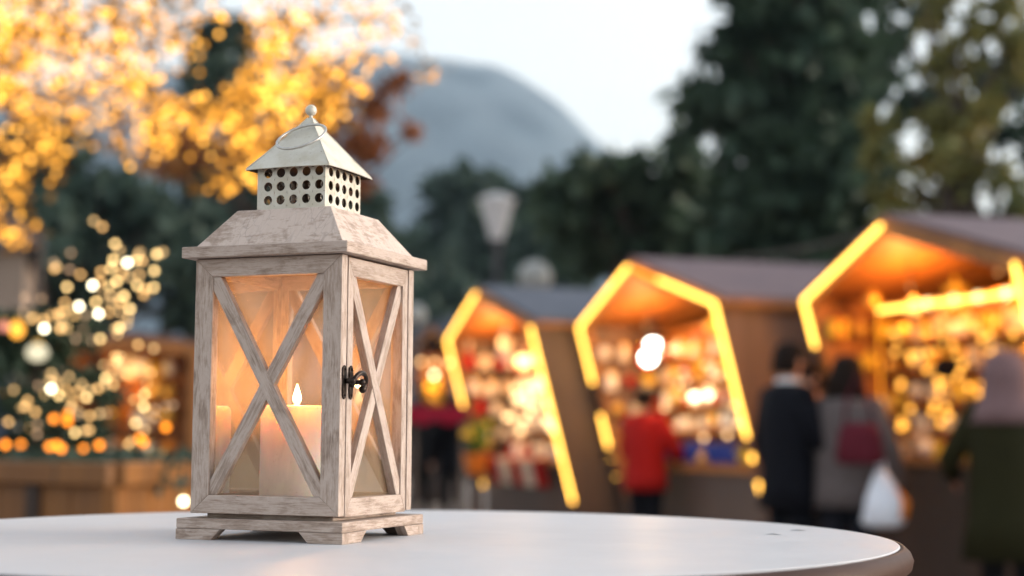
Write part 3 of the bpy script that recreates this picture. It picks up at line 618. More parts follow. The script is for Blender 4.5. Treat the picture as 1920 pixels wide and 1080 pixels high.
# ------------------------------------------------------------------ market stalls
SHELF = (1.24, 1.46, 1.68, 1.90)
M['bulb_frame'] = emis('frame_bulb', (1, .72, .34), 1.2)
M['festoon'] = emis('festoon_bulb', (1, .55, .22), 1.0)
M['bulb_gold1'] = emis('gold_bulb', (1, .41, .045), .58); M['bulb_gold2'] = emis('gold_bulb_bright', (1, .46, .07), 1.15)
M['pane_dark'] = simple('dark_pane', (.05, .07, .10), (.04, .05, .08), 2, .15)
M['render_wall'] = simple('rendered_wall', (.30, .22, .17), (.24, .18, .14), 2, .85); M['blue_wall'] = simple('grey_blue_wall', (.14, .17, .20), (.11, .13, .16), 2, .85)
def stall(label, far, near, ze_, za_, depth, wall, roofm, inside, segs_left, segs_right, gable_l, gable_r, counter_m, cz=.98, bulbs=(), lean=.266):
    """far / near: ground points under the two eave corners of the front; the front leans out towards the top"""
    far, near = Vector((*far, 0)), Vector((*near, 0)); t = (near - far).normalized(); W = (near - far).length
    nrm = Vector((-t.y, t.x, 0))
    if nrm.x < 0: nrm = -nrm                                 # into the stall
    if inside == 'front': nrm = Vector((0, 1, 0))
    ang = math.atan2(t.y, t.x)
    root = empty('market_stall', far, label=label, cat='market stall', group='wooden market stalls edged with rope light')
    def P(a, d, z): return t * a + nrm * d + Vector((0, 0, z))    # a along the front, d into the stall
    fr = lambda z: lean * (ze_ - z)                          # how far in the front edge is at height z
    wt = .04
    for nm, a in (('side_wall', 0), ('side_wall', W)):
        b = MB(); s = 1 if a == 0 else -1; q = [P(a, fr(0), 0), P(a, depth, 0), P(a, depth, ze_), P(a, 0, ze_)]; q2 = [v + t * wt * s for v in q]
        b.add(q + q2, [(0, 1, 2, 3), (4, 7, 6, 5), (0, 4, 5, 1), (1, 5, 6, 2), (2, 6, 7, 3), (3, 7, 4, 0)]); b.build(nm, wall, root)
    b = MB(); q = [P(.04, depth, 0), P(W - .04, depth, 0), P(W - .04, depth, ze_), P(W / 2, depth, za_ - .03), P(.04, depth, ze_)]; q2 = [v + nrm * .04 for v in q]
    b.add(q + q2, [(0, 1, 2, 3, 4), (9, 8, 7, 6, 5)] + [(i, 5 + i, 5 + (i + 1) % 5, (i + 1) % 5) for i in range(5)]); b.build('back_wall', 'pine', root)
    ap = -lean * (za_ - ze_)
    for s in (0, 1):
        a0 = -.10 if s == 0 else W + .10; z0_ = ze_ - .10 * (za_ - ze_) / (W / 2)
        for nm, dz, th, m_ in (('roof', .055, .035, roofm), ('roof_lining', .012, .035, 'pine')):
            q = [P(a0, .0 + .02, z0_ + dz), P(a0, depth + .15, z0_ + dz), P(W / 2, depth + .15, za_ + dz), P(W / 2, ap + .02, za_ + dz)]; q2 = [v + Vector((0, 0, th)) for v in q]
            b = MB(); b.add(q + q2, [(0, 1, 2, 3), (4, 7, 6, 5), (0, 4, 5, 1), (1, 5, 6, 2), (2, 6, 7, 3), (3, 7, 4, 0)]); b.build(nm, m_, root)
    # front frame timbers
    for a in (.045, W - .045):
        b = MB(); p0, p1 = P(a, fr(0) + .05, 0), P(a, .05, ze_); b.tube([p0, p1], .05, 4); b.build('front_post', 'pine', root)
    for a in (0, W):
        b = MB(); b.tube([P(a, .04, ze_ - .02), P(W / 2, ap + .04, za_ - .03)], .045, 4); b.build('gable_board', 'pine', root)
    # counter and its top
    ci = max(fr(cz) + .04, .40) if lean else .1
    b = MB(); q = [P(.05, ci + .03, 0), P(W - .05, ci + .03, 0), P(W - .05, ci + .03, cz - .05), P(.05, ci + .03, cz - .05)]; q2 = [v + nrm * .05 for v in q]
    b.add(q + q2, [(0, 1, 2, 3), (4, 7, 6, 5), (0, 4, 5, 1), (1, 5, 6, 2), (2, 6, 7, 3), (3, 7, 4, 0)]); b.build('counter_front', counter_m, root)
    b = MB(); c = P(W / 2, ci + .20, cz - .025); b.box(c, (W - .1, .44, .05), t, nrm); b.build('counter_top', 'pine', root)
    gd = ci + .42
    b = MB(); b.box(P(W / 2, gd + .02, (cz + ze_) / 2 - .06), (W - .1, .03, ze_ - cz + .1), t, nrm); b.build('goods_wall', 'pine', root)
    for z in SHELF:
        b = MB(); b.box(P(W / 2, gd - .085, z - .012), (W - .2, .17, .024), t, nrm); b.build('shelf', 'pine', root)
    # rope light along the front edge
    def strip(p0, p1, m_='rope'):
        b = MB(); b.tube([p0, p1], .0135, 8); b.build('rope_light', m_, root)
    for a, segs in ((-.01, segs_left), (W + .01, segs_right)):
        for z1, z2 in segs: strip(P(a, fr(z1) - .02, z1), P(a, fr(z2) - .02, z2))
    if gable_l: strip(P(-.01, -.02, ze_), P(W / 2, ap - .02, za_))
    for f0, f1, m_ in gable_r: strip(P(W / 2, ap - .02, za_).lerp(P(W + .01, -.02, ze_), f0), P(W / 2, ap - .02, za_).lerp(P(W + .01, -.02, ze_), f1), m_)
    return dict(root=root, P=P, W=W, fr=fr, ci=ci, cz=cz, gd=gd, depth=depth, t=t, n=nrm, org=far)

def lamp(st, a, d, z, e, r=.04, strength=14, m_=None, pt=True, c=(1, .55, .2), fixture=True, soft=.12):
    p = st['P'](a, d, z)
    o = empty('stall_lamp', st['org'] + p, label=st['lamp_label'], cat='lamp', group=st['lamp_group'])
    b = MB(); b.ball((0, 0, 0), r, 10); b.build('bulb', m_ or 'lampbulb', o, smooth=True)
    b = MB(); b.tube([(0, 0, r * .9), (0, 0, r + .05)], [r * .5, r * .4], 10); b.tube([(0, 0, r + .05), (0, 0, r + .22)], .005, 6); b.build('socket', 'lamp_iron', o)
    if pt:
        l = bpy.data.lights.new('stall_light', 'POINT'); q = bpy.data.objects.new('stall_light', l); col.objects.link(q); q.parent = o; q.location = (0, 0, -r - .05)
        l.energy = e; l.color = c; l.shadow_soft_size = soft
    return o
M['lampbulb'] = emis('hot_lamp_bulb', (1, .72, .40), 3)
M['lampbulb_w'] = emis('white_lamp_bulb', (1, .93, .80), 6)
M['duskbulb'] = emis('dim_lamp_bulb', (1, .50, .16), .8)
M['warmbulb'] = emis('warm_lamp_bulb', (1, .55, .18), 2)

# goods: one prototype of each kind, copied
def proto(name, parts):
    o = empty(name)
    for nm, mb, m_, sm in parts: mb.build(nm, m_, o, smooth=sm)
    return o
def g_bauble(m_):
    a = MB(); a.ball((0, 0, .055), .05, 10); c = MB(); c.tube([(0, 0, .103), (0, 0, .118)], .012, 8); return proto('bauble', [('ball', a, m_, True), ('hanger', c, 'gold', False)])
def g_jar(m_):
    a = MB(); a.lathe((0, 0, 0), [(.04, 0), (.045, .01), (.045, .09), (.032, .11), (.032, .12)], 14); c = MB(); c.lathe((0, 0, 0), [(.036, .12), (.036, .14)], 14); return proto('jar', [('glass_body', a, m_, True), ('lid', c, 'gold', False)])
def g_box(m_, rb):
    a = MB(); a.box((0, 0, .05), (.13, .10, .10)); c = MB(); c.box((0, 0, .0505), (.135, .02, .105)); c2 = MB(); c2.ball((-.02, 0, .11), .018, 6, sz=.5); c2.ball((.02, 0, .11), .018, 6, sz=.5); return proto('gift_box', [('carton', a, m_, False), ('ribbon', c, rb, False), ('bow', c2, rb, True)])
def g_star(m_):
    a = MB(); pr = []
    for i in range(10):
        r_ = .085 if i % 2 == 0 else .036; pr.append((r_ * math.sin(i * math.pi / 5), .085 + r_ * math.cos(i * math.pi / 5)))
    a.prism(pr, (0, .012, 0), (1, 0, 0), (0, 0, 1), .024); return proto('paper_star', [('star', a, m_, False)])
def g_candle(m_):
    a = MB(); a.lathe((0, 0, 0), [(.03, 0), (.03, .11), (.027, .115)], 14); c = MB(); c.tube([(0, 0, .114), (0, 0, .128)], .002, 5); return proto('wax_candle', [('wax_body', a, m_, True), ('wick', c, 'wick', False)])
def g_doll(m_, m2):
    a = MB(); a.lathe((0, 0, 0), [(.05, 0), (.05, .01), (.018, .12), (.016, .125)], 14); c = MB(); c.ball((0, 0, .148), .025, 8); d = MB(); d.lathe((0, 0, 0), [(.027, .158), (.002, .22)], 12); return proto('gnome_figure', [('gown', a, m_, True), ('head', c, 'skin', True), ('hat', d, m2, False)])
KINDS = [
 (g_bauble('gold'), 'gold glass bauble', 'bauble'), (g_bauble('red'), 'red glass bauble', 'bauble'), (g_jar('glassy'), 'pale glass jar with a gold lid', 'jar'),
 (g_box('yellow', 'red'), 'yellow gift box tied with red ribbon', 'gift box'), (g_box('cream_cloth', 'gold'), 'cream gift box tied with gold ribbon', 'gift box'), (g_star('yellow'), 'yellow five-pointed paper star', 'paper star'),
 (g_star('cream_cloth'), 'cream five-pointed paper star', 'paper star'), (g_candle('orange'), 'orange pillar candle', 'candle'), (g_candle('cream_cloth'), 'cream pillar candle', 'candle'),
 (g_doll('cream_cloth', 'red'), 'small cream figure with red hat', 'figurine'), (g_doll('red', 'cream_cloth'), 'small red figure with cream hat', 'figurine'), (g_bauble('glassy'), 'pearl glass bauble', 'bauble')]
used_k = set()
def put(ki, pos, where, scale=1., rz=0):
    src, lab, cat_ = KINDS[ki]
    o = src if ki not in used_k else copy_tree(src); used_k.add(ki)
    o.location = pos; o.rotation_euler.z = rz; o.scale = (scale,) * 3
    tag(o, lab + ' ' + where, cat_, (lab + ' ' + where).replace('-', ' '))
    return o
def goods(st, where, kinds, n_per, scale=1.35, counter=True, hang=0, shelves=SHELF, side=True):
    W = st['W']
    for z in shelves:
        for i in range(n_per):
            a = .25 + (W - .5) * (i + .5) / n_per + random.uniform(-.03, .03)
            put(random.choice(kinds), st['org'] + st['P'](a, st['gd'] - .085 + random.uniform(-.02, .02), z), 'on the shelves ' + where, scale * random.uniform(.8, 1.25), random.random() * 3)
    if counter:
        for i in range(n_per + 2):
            a = .2 + (W - .4) * (i + .5) / (n_per + 2)
            put(random.choice(kinds), st['org'] + st['P'](a, st['ci'] + random.uniform(.02, .26), st['cz']), 'on the counter ' + where, scale * random.uniform(.8, 1.2), random.random() * 3)
    if side:
        for z in (1.12, 1.38, 1.64, 1.90):
            for d in np.arange(st['fr'](z) + .10, st['gd'] - .05, .19):
                put(random.choice(kinds), st['org'] + st['P'](.13, float(d), z + random.uniform(-.04, .04)), 'on the side wall ' + where, scale * random.uniform(.85, 1.15), random.random() * 3)
    for i in range(hang):
        a = .25 + (W - .5) * random.random(); z = random.uniform(1.75, 2.15); d = st['ci'] + random.uniform(-.15, .1)
        put(random.choice([k for k in kinds if k in (0, 1, 5, 6, 11)] or [5]), st['org'] + st['P'](a, d, z), 'hanging ' + where, scale * 1.1, random.random() * 3)

def pt(px, py, Y): p = at(px, py, Y); return (p.x, p.y)
def zat(px, py, Y): return at(px, py, Y).z
# nearest stall (right), middle stall, farthest stall of the row
s3 = stall('nearest and largest market stall, at the right edge, with gold goods', pt(1512, 562, 11.8), pt(1905, 492, 9.15), 2.21, 2.60, 2.3, 'pine', 'roofing', '', [(1.86, 2.21)], [(1.2, 2.21)], True, [], 'dark_brown', 1.05)
s2 = stall('middle market stall with a complete pentagon of rope light', pt(1090, 610, 14.7), pt(1342, 562, 12.0), 2.20, 2.62, 2.3, 'tan_boards', 'roofing', '', [(1.67, 2.20), (1.08, 1.38), (.97, .975), (.80, .805)], [(1.18, 2.20), (1.0, 1.05), (.67, .84)], True, [(.05, .36, 'rope_dim'), (.38, 1.0, 'rope')], 'brown', .95)
s1 = stall('farthest market stall of the row, just right of the lantern, with pale glowing goods', pt(842, 634, 17.3), pt(996, 600, 14.75), 2.22, 2.62, 2.3, 'brown', 'roofing_blue', '', [(1.50, 2.22), (.62, .78)], [(.56, 2.20)], True, [], 'dark_brown', .95)
for s, l, g_ in ((s3, 'hot lamp hanging in the nearest stall', 'lamps of the nearest stall'), (s2, 'white hot lamp hanging in the middle stall', 'lamps of the middle stall'), (s1, 'warm lamp hanging in the farthest stall', 'lamps of the farthest stall')):
    s['lamp_label'] = l; s['lamp_group'] = g_
lamp(s3, .9, .36, 2.24, 8.5, .008, m_='duskbulb', c=(1, .42, .10)); lamp(s3, 2.0, .36, 2.24, 8.5, .008, m_='duskbulb', c=(1, .42, .10))
lamp(s2, .7, .36, 2.18, 5, .010, m_='duskbulb', c=(1, .46, .14)); lamp(s2, 2.2, .36, 2.18, 5, .010, m_='duskbulb', c=(1, .46, .14))
lamp(s1, .7, .36, 2.20, 7, .010, m_='duskbulb', c=(1, .48, .17)); lamp(s1, 1.9, .36, 2.20, 7, .010, m_='duskbulb', c=(1, .48, .17))
def free_lamp(px, py, Y, label, r=.045, m_='lampbulb_w', e=0, group=None):
    o = empty('spot_lamp', at(px, py, Y), label=label, cat='lamp', group=group)
    b = MB(); b.ball((0, 0, 0), r, 10); b.build('bulb', m_, o, smooth=True)
    b = MB(); b.lathe((0, 0, 0), [(r * .9, r * .6), (r * .5, r * 1.5), (.008, r * 1.6), (.008, r * 1.6 + .2)], 12); b.build('lamp_housing', 'lamp_iron', o)
    if e:
        l = bpy.data.lights.new('stall_light', 'POINT'); q = bpy.data.objects.new('stall_light', l); col.objects.link(q); q.parent = o; q.location = (0, 0, -r - .03); l.energy = e; l.color = (1, .62, .3); l.shadow_soft_size = .08
free_lamp(1224, 645, 13.7, 'upper of the two blinding white lamps in the middle stall', .05)
free_lamp(1216, 670, 13.7, 'lower of the two blinding white lamps in the middle stall', .06, e=8)
free_lamp(1302, 743, 13.4, 'white lamp low at the back of the middle stall, over the blue cloth', .035, 'lampbulb')
free_lamp(1328, 740, 13.5, 'smaller pale lamp beside the low lamp over the blue cloth', .03, 'lampbulb')
free_lamp(981, 676, 15.6, 'bright round lamp at the back of the farthest stall', .07, 'warmbulb', e=6)
goods(s3, 'of the nearest stall', [0, 2, 3, 4, 5, 6, 8, 11, 0, 5, 3], 13, 1.15, True, 6)
goods(s2, 'of the middle stall', [0, 2, 4, 5, 9, 11, 1], 12, 1.15, True, 5)
goods(s1, 'of the farthest stall', [2, 4, 6, 8, 11, 10], 11, 1.3, True, 6)
def stall_string(st, label, n, r, m_, seed, zr=(1.15, 2.05)):
    rr = random.Random(seed); o = empty('fairy_light_string', st['org'], label=label, cat='string lights'); me = None; pp = []
    for i in range(n):
        z = rr.uniform(*zr); p = st['P'](rr.uniform(.25, st['W'] - .2), st['gd'] - .20 - rr.random() * .06, z); pp.append(p)
        if me is None: b = MB(); b.ball((0, 0, 0), r, 7); q = b.build('bulb', m_, o, smooth=True); me = q.data
        else: q = bpy.data.objects.new('bulb', me); col.objects.link(q); q.parent = o
        q.location = p
    pp.sort(key=lambda q: q.dot(st['t'])); b = MB(); b.tube(pp, .002, 4); b.build('wire', 'black', o)
M['st_a'] = emis('stall_bulb_amber', (1, .42, .06), .95); M['st_b'] = emis('stall_bulb_pale', (1, .58, .26), 1.2)
stall_string(s3, 'curtain of amber lights over the gold goods of the nearest stall', 92, .022, 'st_a', 1, (1.25, 2.0))
stall_string(s2, 'curtain of pale lights over the goods of the middle stall', 30, .02, 'st_b', 2)
stall_string(s1, 'curtain of pale lights over the goods of the farthest stall', 40, .034, 'st_b', 3, (1.22, 1.75))
# inner frame of rope light round the opening of the nearest stall
def inner_frame():
    p0, p1 = at(1648, 582, 11.5), at(1925, 546, 9.68); p2 = at(1652, 760, 11.5)
    o = empty('light_frame', (p0.x, p0.y, 0), label='straight rope light frame round the goods opening of the nearest stall', cat='light strip')
    B = o.location
    b = MB(); b.tube([p0 - B, p1 - B], .0135, 8); b.build('rope_light', 'rope', o)
    b = MB(); b.tube([p0 - B, p2 - B], .004, 8); b.build('rope_light', 'rope_dim', o)
    b = MB(); b.tube([p0 - B + Vector((.02, .03, .02)), p1 - B + Vector((.02, .03, .02))], .02, 4); b.build('batten', 'pine', o)
    for i, (px, py) in enumerate([(1740, 569), (1790, 562), (1835, 557), (1887, 550)]):
        Y = 11.5 + (9.68 - 11.5) * (px - 1648) / 277; q = at(px, py, Y - .05) - B; b = MB(); b.ball(q, .028, 8); b.build('bulb', 'bulb_frame', o, smooth=True)
inner_frame()
# cloths and larger wares
def drape(name, label, cat_, st, a0, a1, z1, z0_, m_, out_=.03):
    b = MB(); n = 14; vs = []
    for i in range(n + 1):
        a = a0 + (a1 - a0) * i / n
        for z, dd in ((z0_, .0), (z1, 0.), (z1 + .01, .25)):
            vs.append(st['P'](a, st['fr'](z) - out_ + dd - .02 * math.sin(i * 2.1), z))
    fs = [(i * 3 + j, i * 3 + 3 + j, i * 3 + 4 + j, i * 3 + 1 + j) for i in range(n) for j in range(2)]
    b.add(vs, fs); o = b.build(name, m_); o.location = st['org']; s_ = o.modifiers.new('cloth', 'SOLIDIFY'); s_.thickness = .006; tag(o, label, cat_); return o
drape('blue_cloth', 'blue cloth laid along the back of the middle stall counter', 'cloth', s2, .9, 2.3, 1.12, .97, 'blue', -.13)
for i, (a, m_) in enumerate([(.5, 'red'), (.85, 'cream_cloth'), (1.2, 'red'), (1.55, 'cream_cloth'), (1.9, 'red')]):
    o = drape('hanging_stocking', ['leftmost red stocking', 'left cream stocking', 'middle red stocking', 'right cream stocking', 'rightmost red stocking'][i] + ' hung on the farthest stall counter', 'stocking', s1, a, a + .26, .95, .68, m_, .05)
# dark figures hanging in the nearest stall
for i, (px, py, w_) in enumerate([(1775, 690, .10), (1835, 655, .07), (1762, 645, .05)]):
    p = at(px, py, 10.9); b = MB(); b.ball((0, 0, 0), w_, 8, sz=.8, sy=.5); b.ball((w_ * .9, 0, w_ * .5), w_ * .5, 8); b.tube([(-w_ * .6, 0, -w_ * .2), (-w_ * 1.5, 0, -w_ * .8)], [w_ * .4, w_ * .1], 6)
    o = empty('bird_ornament', p, label=['largest dark bird ornament hanging among the gold goods', 'dark bird ornament at the right of the hanging flock', 'smallest dark bird ornament of the hanging flock'][i], cat='ornament', group='dark ornaments in the nearest stall')
    b.build('bird_body', 'navy', o, smooth=True); c = MB(); c.tube([(0, 0, w_ * .6), (0, 0, .45)], .003, 5); c.build('string', 'navy', o)

# small stall far behind, left of the row, and the one behind the planter
s4 = stall('distant lit stall glowing orange between the lantern and the row', pt(770, 640, 27.0), pt(850, 642, 27.0), 2.6, 3.0, 2.2, 'dark_brown', 'roofing_blue', 'front', [], [], False, [], 'dark_brown', 1.0, lean=0)
s5 = stall('orange lit stall behind the planter on the left', pt(120, 652, 13.5), pt(372, 660, 13.5), 1.90, 1.97, 2.0, 'pine', 'roofing', 'front', [], [], False, [], 'pine', .95, lean=0)
for s, l, g_ in ((s4, 'lamp in the distant stall', 'lamps of the distant stall'), (s5, 'lamp in the stall behind the planter', 'lamps of the stall behind the planter')):
    s['lamp_label'] = l; s['lamp_group'] = g_
lamp(s4, .4, .2, 2.2, 3); lamp(s5, .5, .2, 1.70, 1.3, .012, m_='warmbulb')
goods(s5, 'in the planter side stall', [0, 3, 7, 4, 11], 5, 1.5, True, 0, shelves=SHELF[:3], side=False)
goods(s4, 'of the distant stall', [0, 3, 5], 4, 1.8, False, 0, side=False)
for i, px in enumerate((790, 815, 842)):
    o = empty('festoon_bulb', at(px, 679 + i, 21), label=['left', 'middle', 'right'][i] + ' bulb of the short row of round lights in front of the distant stall', cat='bulb', group='festoon in front of the distant stall')
    b = MB(); b.ball((0, 0, 0), .035, 8); b.build('bulb', 'festoon', o, smooth=True); b = MB(); b.tube([(0, 0, .03), (0, 0, .12)], .012, 6); b.build('socket', 'lamp_iron', o)

# ------------------------------------------------------------------ planter with its decorated fir
pc = at(212, 868, 5.2); PT = pc.z
def planter():
    root = empty('wooden_planter', (pc.x, pc.y, 0), label='tall boxed planter of warm stained boards at the lower left', cat='planter')
    lx, ly = at(-180, 868, 5.75), at(470, 850, 6.6)
    A = Vector((lx.x - pc.x, lx.y - pc.y, 0)); B = Vector((ly.x - pc.x, ly.y - pc.y, 0)); la, lb = A.length, B.length; A.normalize(); B.normalize()
    upv = Vector((0, 0, 1)); zt = PT - .075
    for D_, l_, In in ((A, la, B), (B, lb, A)):
        nrm = Vector((D_.y, -D_.x, 0)); nrm = nrm if nrm.dot(In) < 0 else -nrm
        nb = max(4, int(l_ / .155))
        b = MB()
        for i in range(nb):
            b.box(D_ * ((i + .5) * l_ / nb) + upv * (zt / 2), (l_ / nb - .006, .03, zt), D_, nrm)
        b.build('board_panel', 'box_wood', root)
        b = MB(); b.box(D_ * (l_ / 2) + nrm * .022 + upv * (PT - .037), (l_ + .06, .07, .075), D_, nrm, grain=0); b.build('top_rail', 'box_wood', root, bevel=.006)
    for q, c in ((Vector((0, 0, 0)), 0), (A * .36, 1)):
        b = MB(); b.box(q + upv * (zt / 2) - (A + B).normalized() * (.0) + Vector((0, -.02, 0)), (.05, .05, zt)); b.build('corner_post', 'dark_brown' if c else 'box_wood', root, bevel=.004)
    b = MB(); q = [Vector((0, 0, PT - .06)), A * la + upv * (PT - .06), A * la + B * lb + upv * (PT - .06), B * lb + upv * (PT - .06)]; b.add(q, [(0, 1, 2, 3)]); b.build('soil', 'bark', root)
    return root, A, B
pl_root, PA, PB = planter()
fir_c = at(60, 868, 6.4)
def fir():
    root = empty('fir_tree', (fir_c.x, fir_c.y, PT - .06), label='loose dark fir dressed with warm lights, standing in the planter', cat='tree')
    tb = MB(); tb.tube([(0, 0, 0), (.01, 0, .5), (0, .01, 1.0)], [.04, .028, .008], 8); tb.build('trunk', 'bark', root, smooth=True)
    b = MB(); cs, rs, cn = [], [], []
    for i in range(70):
        z = .02 + .62 * rng.random() ** .9; r_ = (.50 - .40 * z) * rng.random() ** .5; th = rng.random() * 6.28
        cs.append((r_ * math.cos(th), r_ * math.sin(th) * .6, z)); rs.append((.10, .09, .04)); cn.append(70)
    leaves(b, cs, rs, cn, .05, .3); b.build('crown', 'leaf_dark', root)
fir()
low = MB(); cs, rs, cn = [], [], []
root = empty('ivy_bed', (pc.x, pc.y, PT - .06), label='low dark greenery filling the top of the planter', cat='plant')
for i in range(60):
    u, v = rng.random() * 1.0, .15 + rng.random() * 1.0; q = PA * u * .9 + PB * v; cs.append((q.x, q.y, .01 + .03 * rng.random())); rs.append((.12, .12, .03)); cn.append(60)
leaves(low, cs, rs, cn, .05); low.build('foliage', 'leaf_far', root)

# warm lights on the fir, the dimmest including bauble reflections put in as glow: (crop x, crop y, kind)
LIGHTS = [(370,10,1),(416,72,2),(567,109,2),(256,105,0),(410,130,2),(461,140,3),(493,133,2),(515,133,1),(196,162,1),(195,140,0),(557,169,2),(402,160,2),(366,173,1),(442,178,1),(504,184,1),(252,165,0),(291,183,1),(335,222,3),(360,210,1),
(397,224,2),(423,207,2),(497,222,2),(555,230,2),(525,235,1),(242,228,2),(520,255,1),(449,261,2),(347,283,2),(435,285,1),(235,284,1),(286,298,3),(470,307,2),(393,320,1),(356,325,3),(229,318,1),(187,330,1),(212,325,1),(270,330,1),(120,338,1),
(160,378,3),(250,362,2),(218,380,1),(84,318,0),(160,350,1),(433,375,2),(363,416,2),(500,437,1),(275,415,0),(422,500,2),(418,480,1),(546,537,1),(383,558,2),(410,580,1),(204,567,1),(185,596,3),(213,620,2),(283,605,1),(355,595,1),(20,607,1),
(312,628,2),(262,643,1),(523,616,2),(520,661,2),(487,635,1),(100,640,1),(90,660,1),(155,655,1),(127,680,1),(30,716,1),(385,684,0),(325,695,1),(491,720,2),(271,755,2),(323,745,1),(110,740,1),(135,760,0),(135,725,0),(465,795,1),
(560,670,0),(625,655,0),(560,700,0),(140,585,0),(300,380,0),(310,330,0),(280,690,0),(150,270,0),(90,265,0),(600,660,0),(400,545,1),(240,600,1),(330,420,0)]
AMB = [(195,705),(245,690),(245,715),(20,798),(76,798),(180,805),(222,812),(205,800),(243,845),(600,735),(20,850),(505,775),(520,790),(360,800),(300,810)]
M['bk0'] = emis('fairy_dim_and_glint', (1, .62, .36), .35); M['bk1'] = emis('fairy_warm', (1, .56, .20), .95); M['bk2'] = emis('fairy_bright', (1, .66, .26), 1.7); M['bk3'] = emis('fairy_white', (1, .84, .55), 4); M['bk4'] = emis('fairy_pale_gold', (1, .62, .26), .8); M['bka'] = emis('fairy_amber', (1, .27, .02), 1.3)
def strings():
    fr_ = empty('fairy_light_string', (fir_c.x, fir_c.y, PT), label='string of warm round fairy lights and faintly glowing baubles wound through the fir in the planter', cat='string lights')
    meshes = {}
    pts = []
    for i, (x, y, k) in enumerate(LIGHTS):
        p = at(x * .5184, 420 + y * .5184, 6.0 + .35 * math.sin(i * 2.4)) - fr_.location; pts.append(p)
        if k not in meshes:
            b = MB(); b.ball((0, 0, 0), .0088, 7); o = b.build('bulb', 'bk%d' % k, fr_, smooth=True); meshes[k] = o.data
        else: o = bpy.data.objects.new('bulb', meshes[k]); col.objects.link(o); o.parent = fr_
        o.location = p
    left = set(range(1, len(pts))); path = [0]
    while left:
        j = min(left, key=lambda q: (pts[q] - pts[path[-1]]).length); path.append(j); left.discard(j)
    b = MB()
    for i in range(len(path) - 1):
        b.tube([pts[path[i]] + Vector((0, .012, .0)), pts[path[i + 1]] + Vector((0, .012, 0))], .0016, 4, cap=False)
    b.build('wire', 'black', fr_)
    s2_ = empty('fairy_light_string', at(110, 640, 6.3), label='second string of dimmer pale gold lights woven behind the bright ones on the fir', cat='string lights')
    rr = random.Random(5); q2 = []; core = [l for l in LIGHTS if l[2] in (1, 2)]; me = None
    for i in range(58):
        x, y, _ = core[rr.randrange(len(core))]; p = at((x + rr.gauss(0, 24)) * .5184, 420 + (y + rr.gauss(0, 24)) * .5184, 6.3 + rr.uniform(-.15, .2)) - s2_.location; q2.append(p)
        if me is None: b = MB(); b.ball((0, 0, 0), .0085, 7); o = b.build('bulb', 'bk4', s2_, smooth=True); me = o.data
        else: o = bpy.data.objects.new('bulb', me); col.objects.link(o); o.parent = s2_
        o.location = p
    q2.sort(key=lambda q: q.z); b = MB(); b.tube([q + Vector((0, .012, 0)) for q in q2], .0014, 4); b.build('wire', 'black', s2_)
    am = empty('fairy_light_string', at(100, 840, 6.2), label='string of amber lights lying low in the planter greenery', cat='string lights')
    me = None; pp = []
    for i, (x, y) in enumerate(AMB):
        p = at(x * .5184, 420 + y * .5184, 6.0 + .2 * math.sin(i * 1.9)) - am.location; pp.append(p)
        if me is None: b = MB(); b.ball((0, 0, 0), .012, 7); o = b.build('bulb', 'bka', am, smooth=True); me = o.data
        else: o = bpy.data.objects.new('bulb', me); col.objects.link(o); o.parent = am
        o.location = p
    pp.sort(key=lambda q: q.x); b = MB(); b.tube([q + Vector((0, .014, 0)) for q in pp], .0016, 4); b.build('wire', 'black', am)
strings()
# paper lanterns and shining things on the planter
def glow_ball(px, py, Y, r, c, s, label, sz=1.):
    o = empty('glass_lamp', at(px, py, Y), label=label, cat='lamp')
    b = MB(); b.ball((0, 0, 0), r, 10, sz=sz); b.build('shade', emis('shade_glow', c, s), o, smooth=True); b = MB(); b.lathe((0, 0, 0), [(r * .4, r * sz), (r * .35, r * sz + .012)], 10); b.build('cap', 'gold', o)
glow_ball(32, 618, 6.0, .026, (1, .42, .05), 0.66, 'amber glass lamp at the left edge, beside the fir', 1.2)
glow_ball(70, 661, 6.0, .042, (1, .90, .62), 0.27, 'large whitish globe hung in the fir', .8)
glow_ball(8, 612, 6.1, .018, (1, .35, .25), 0.36, 'small pink lamp cut by the left edge', 1.)
glow_ball(344, 940, 3.9, .010, (1, .80, .48), 2.7, 'single small white light low in front of the planter', 1.)
glow_ball(280, 852, 5.9, .018, (1, .80, .5), 1.2, 'flat bright light on the planter edge', .45)
glow_ball(306, 853, 5.9, .014, (1, .70, .4), 0.36, 'dimmer light beside the flat bright one on the planter edge', .7)

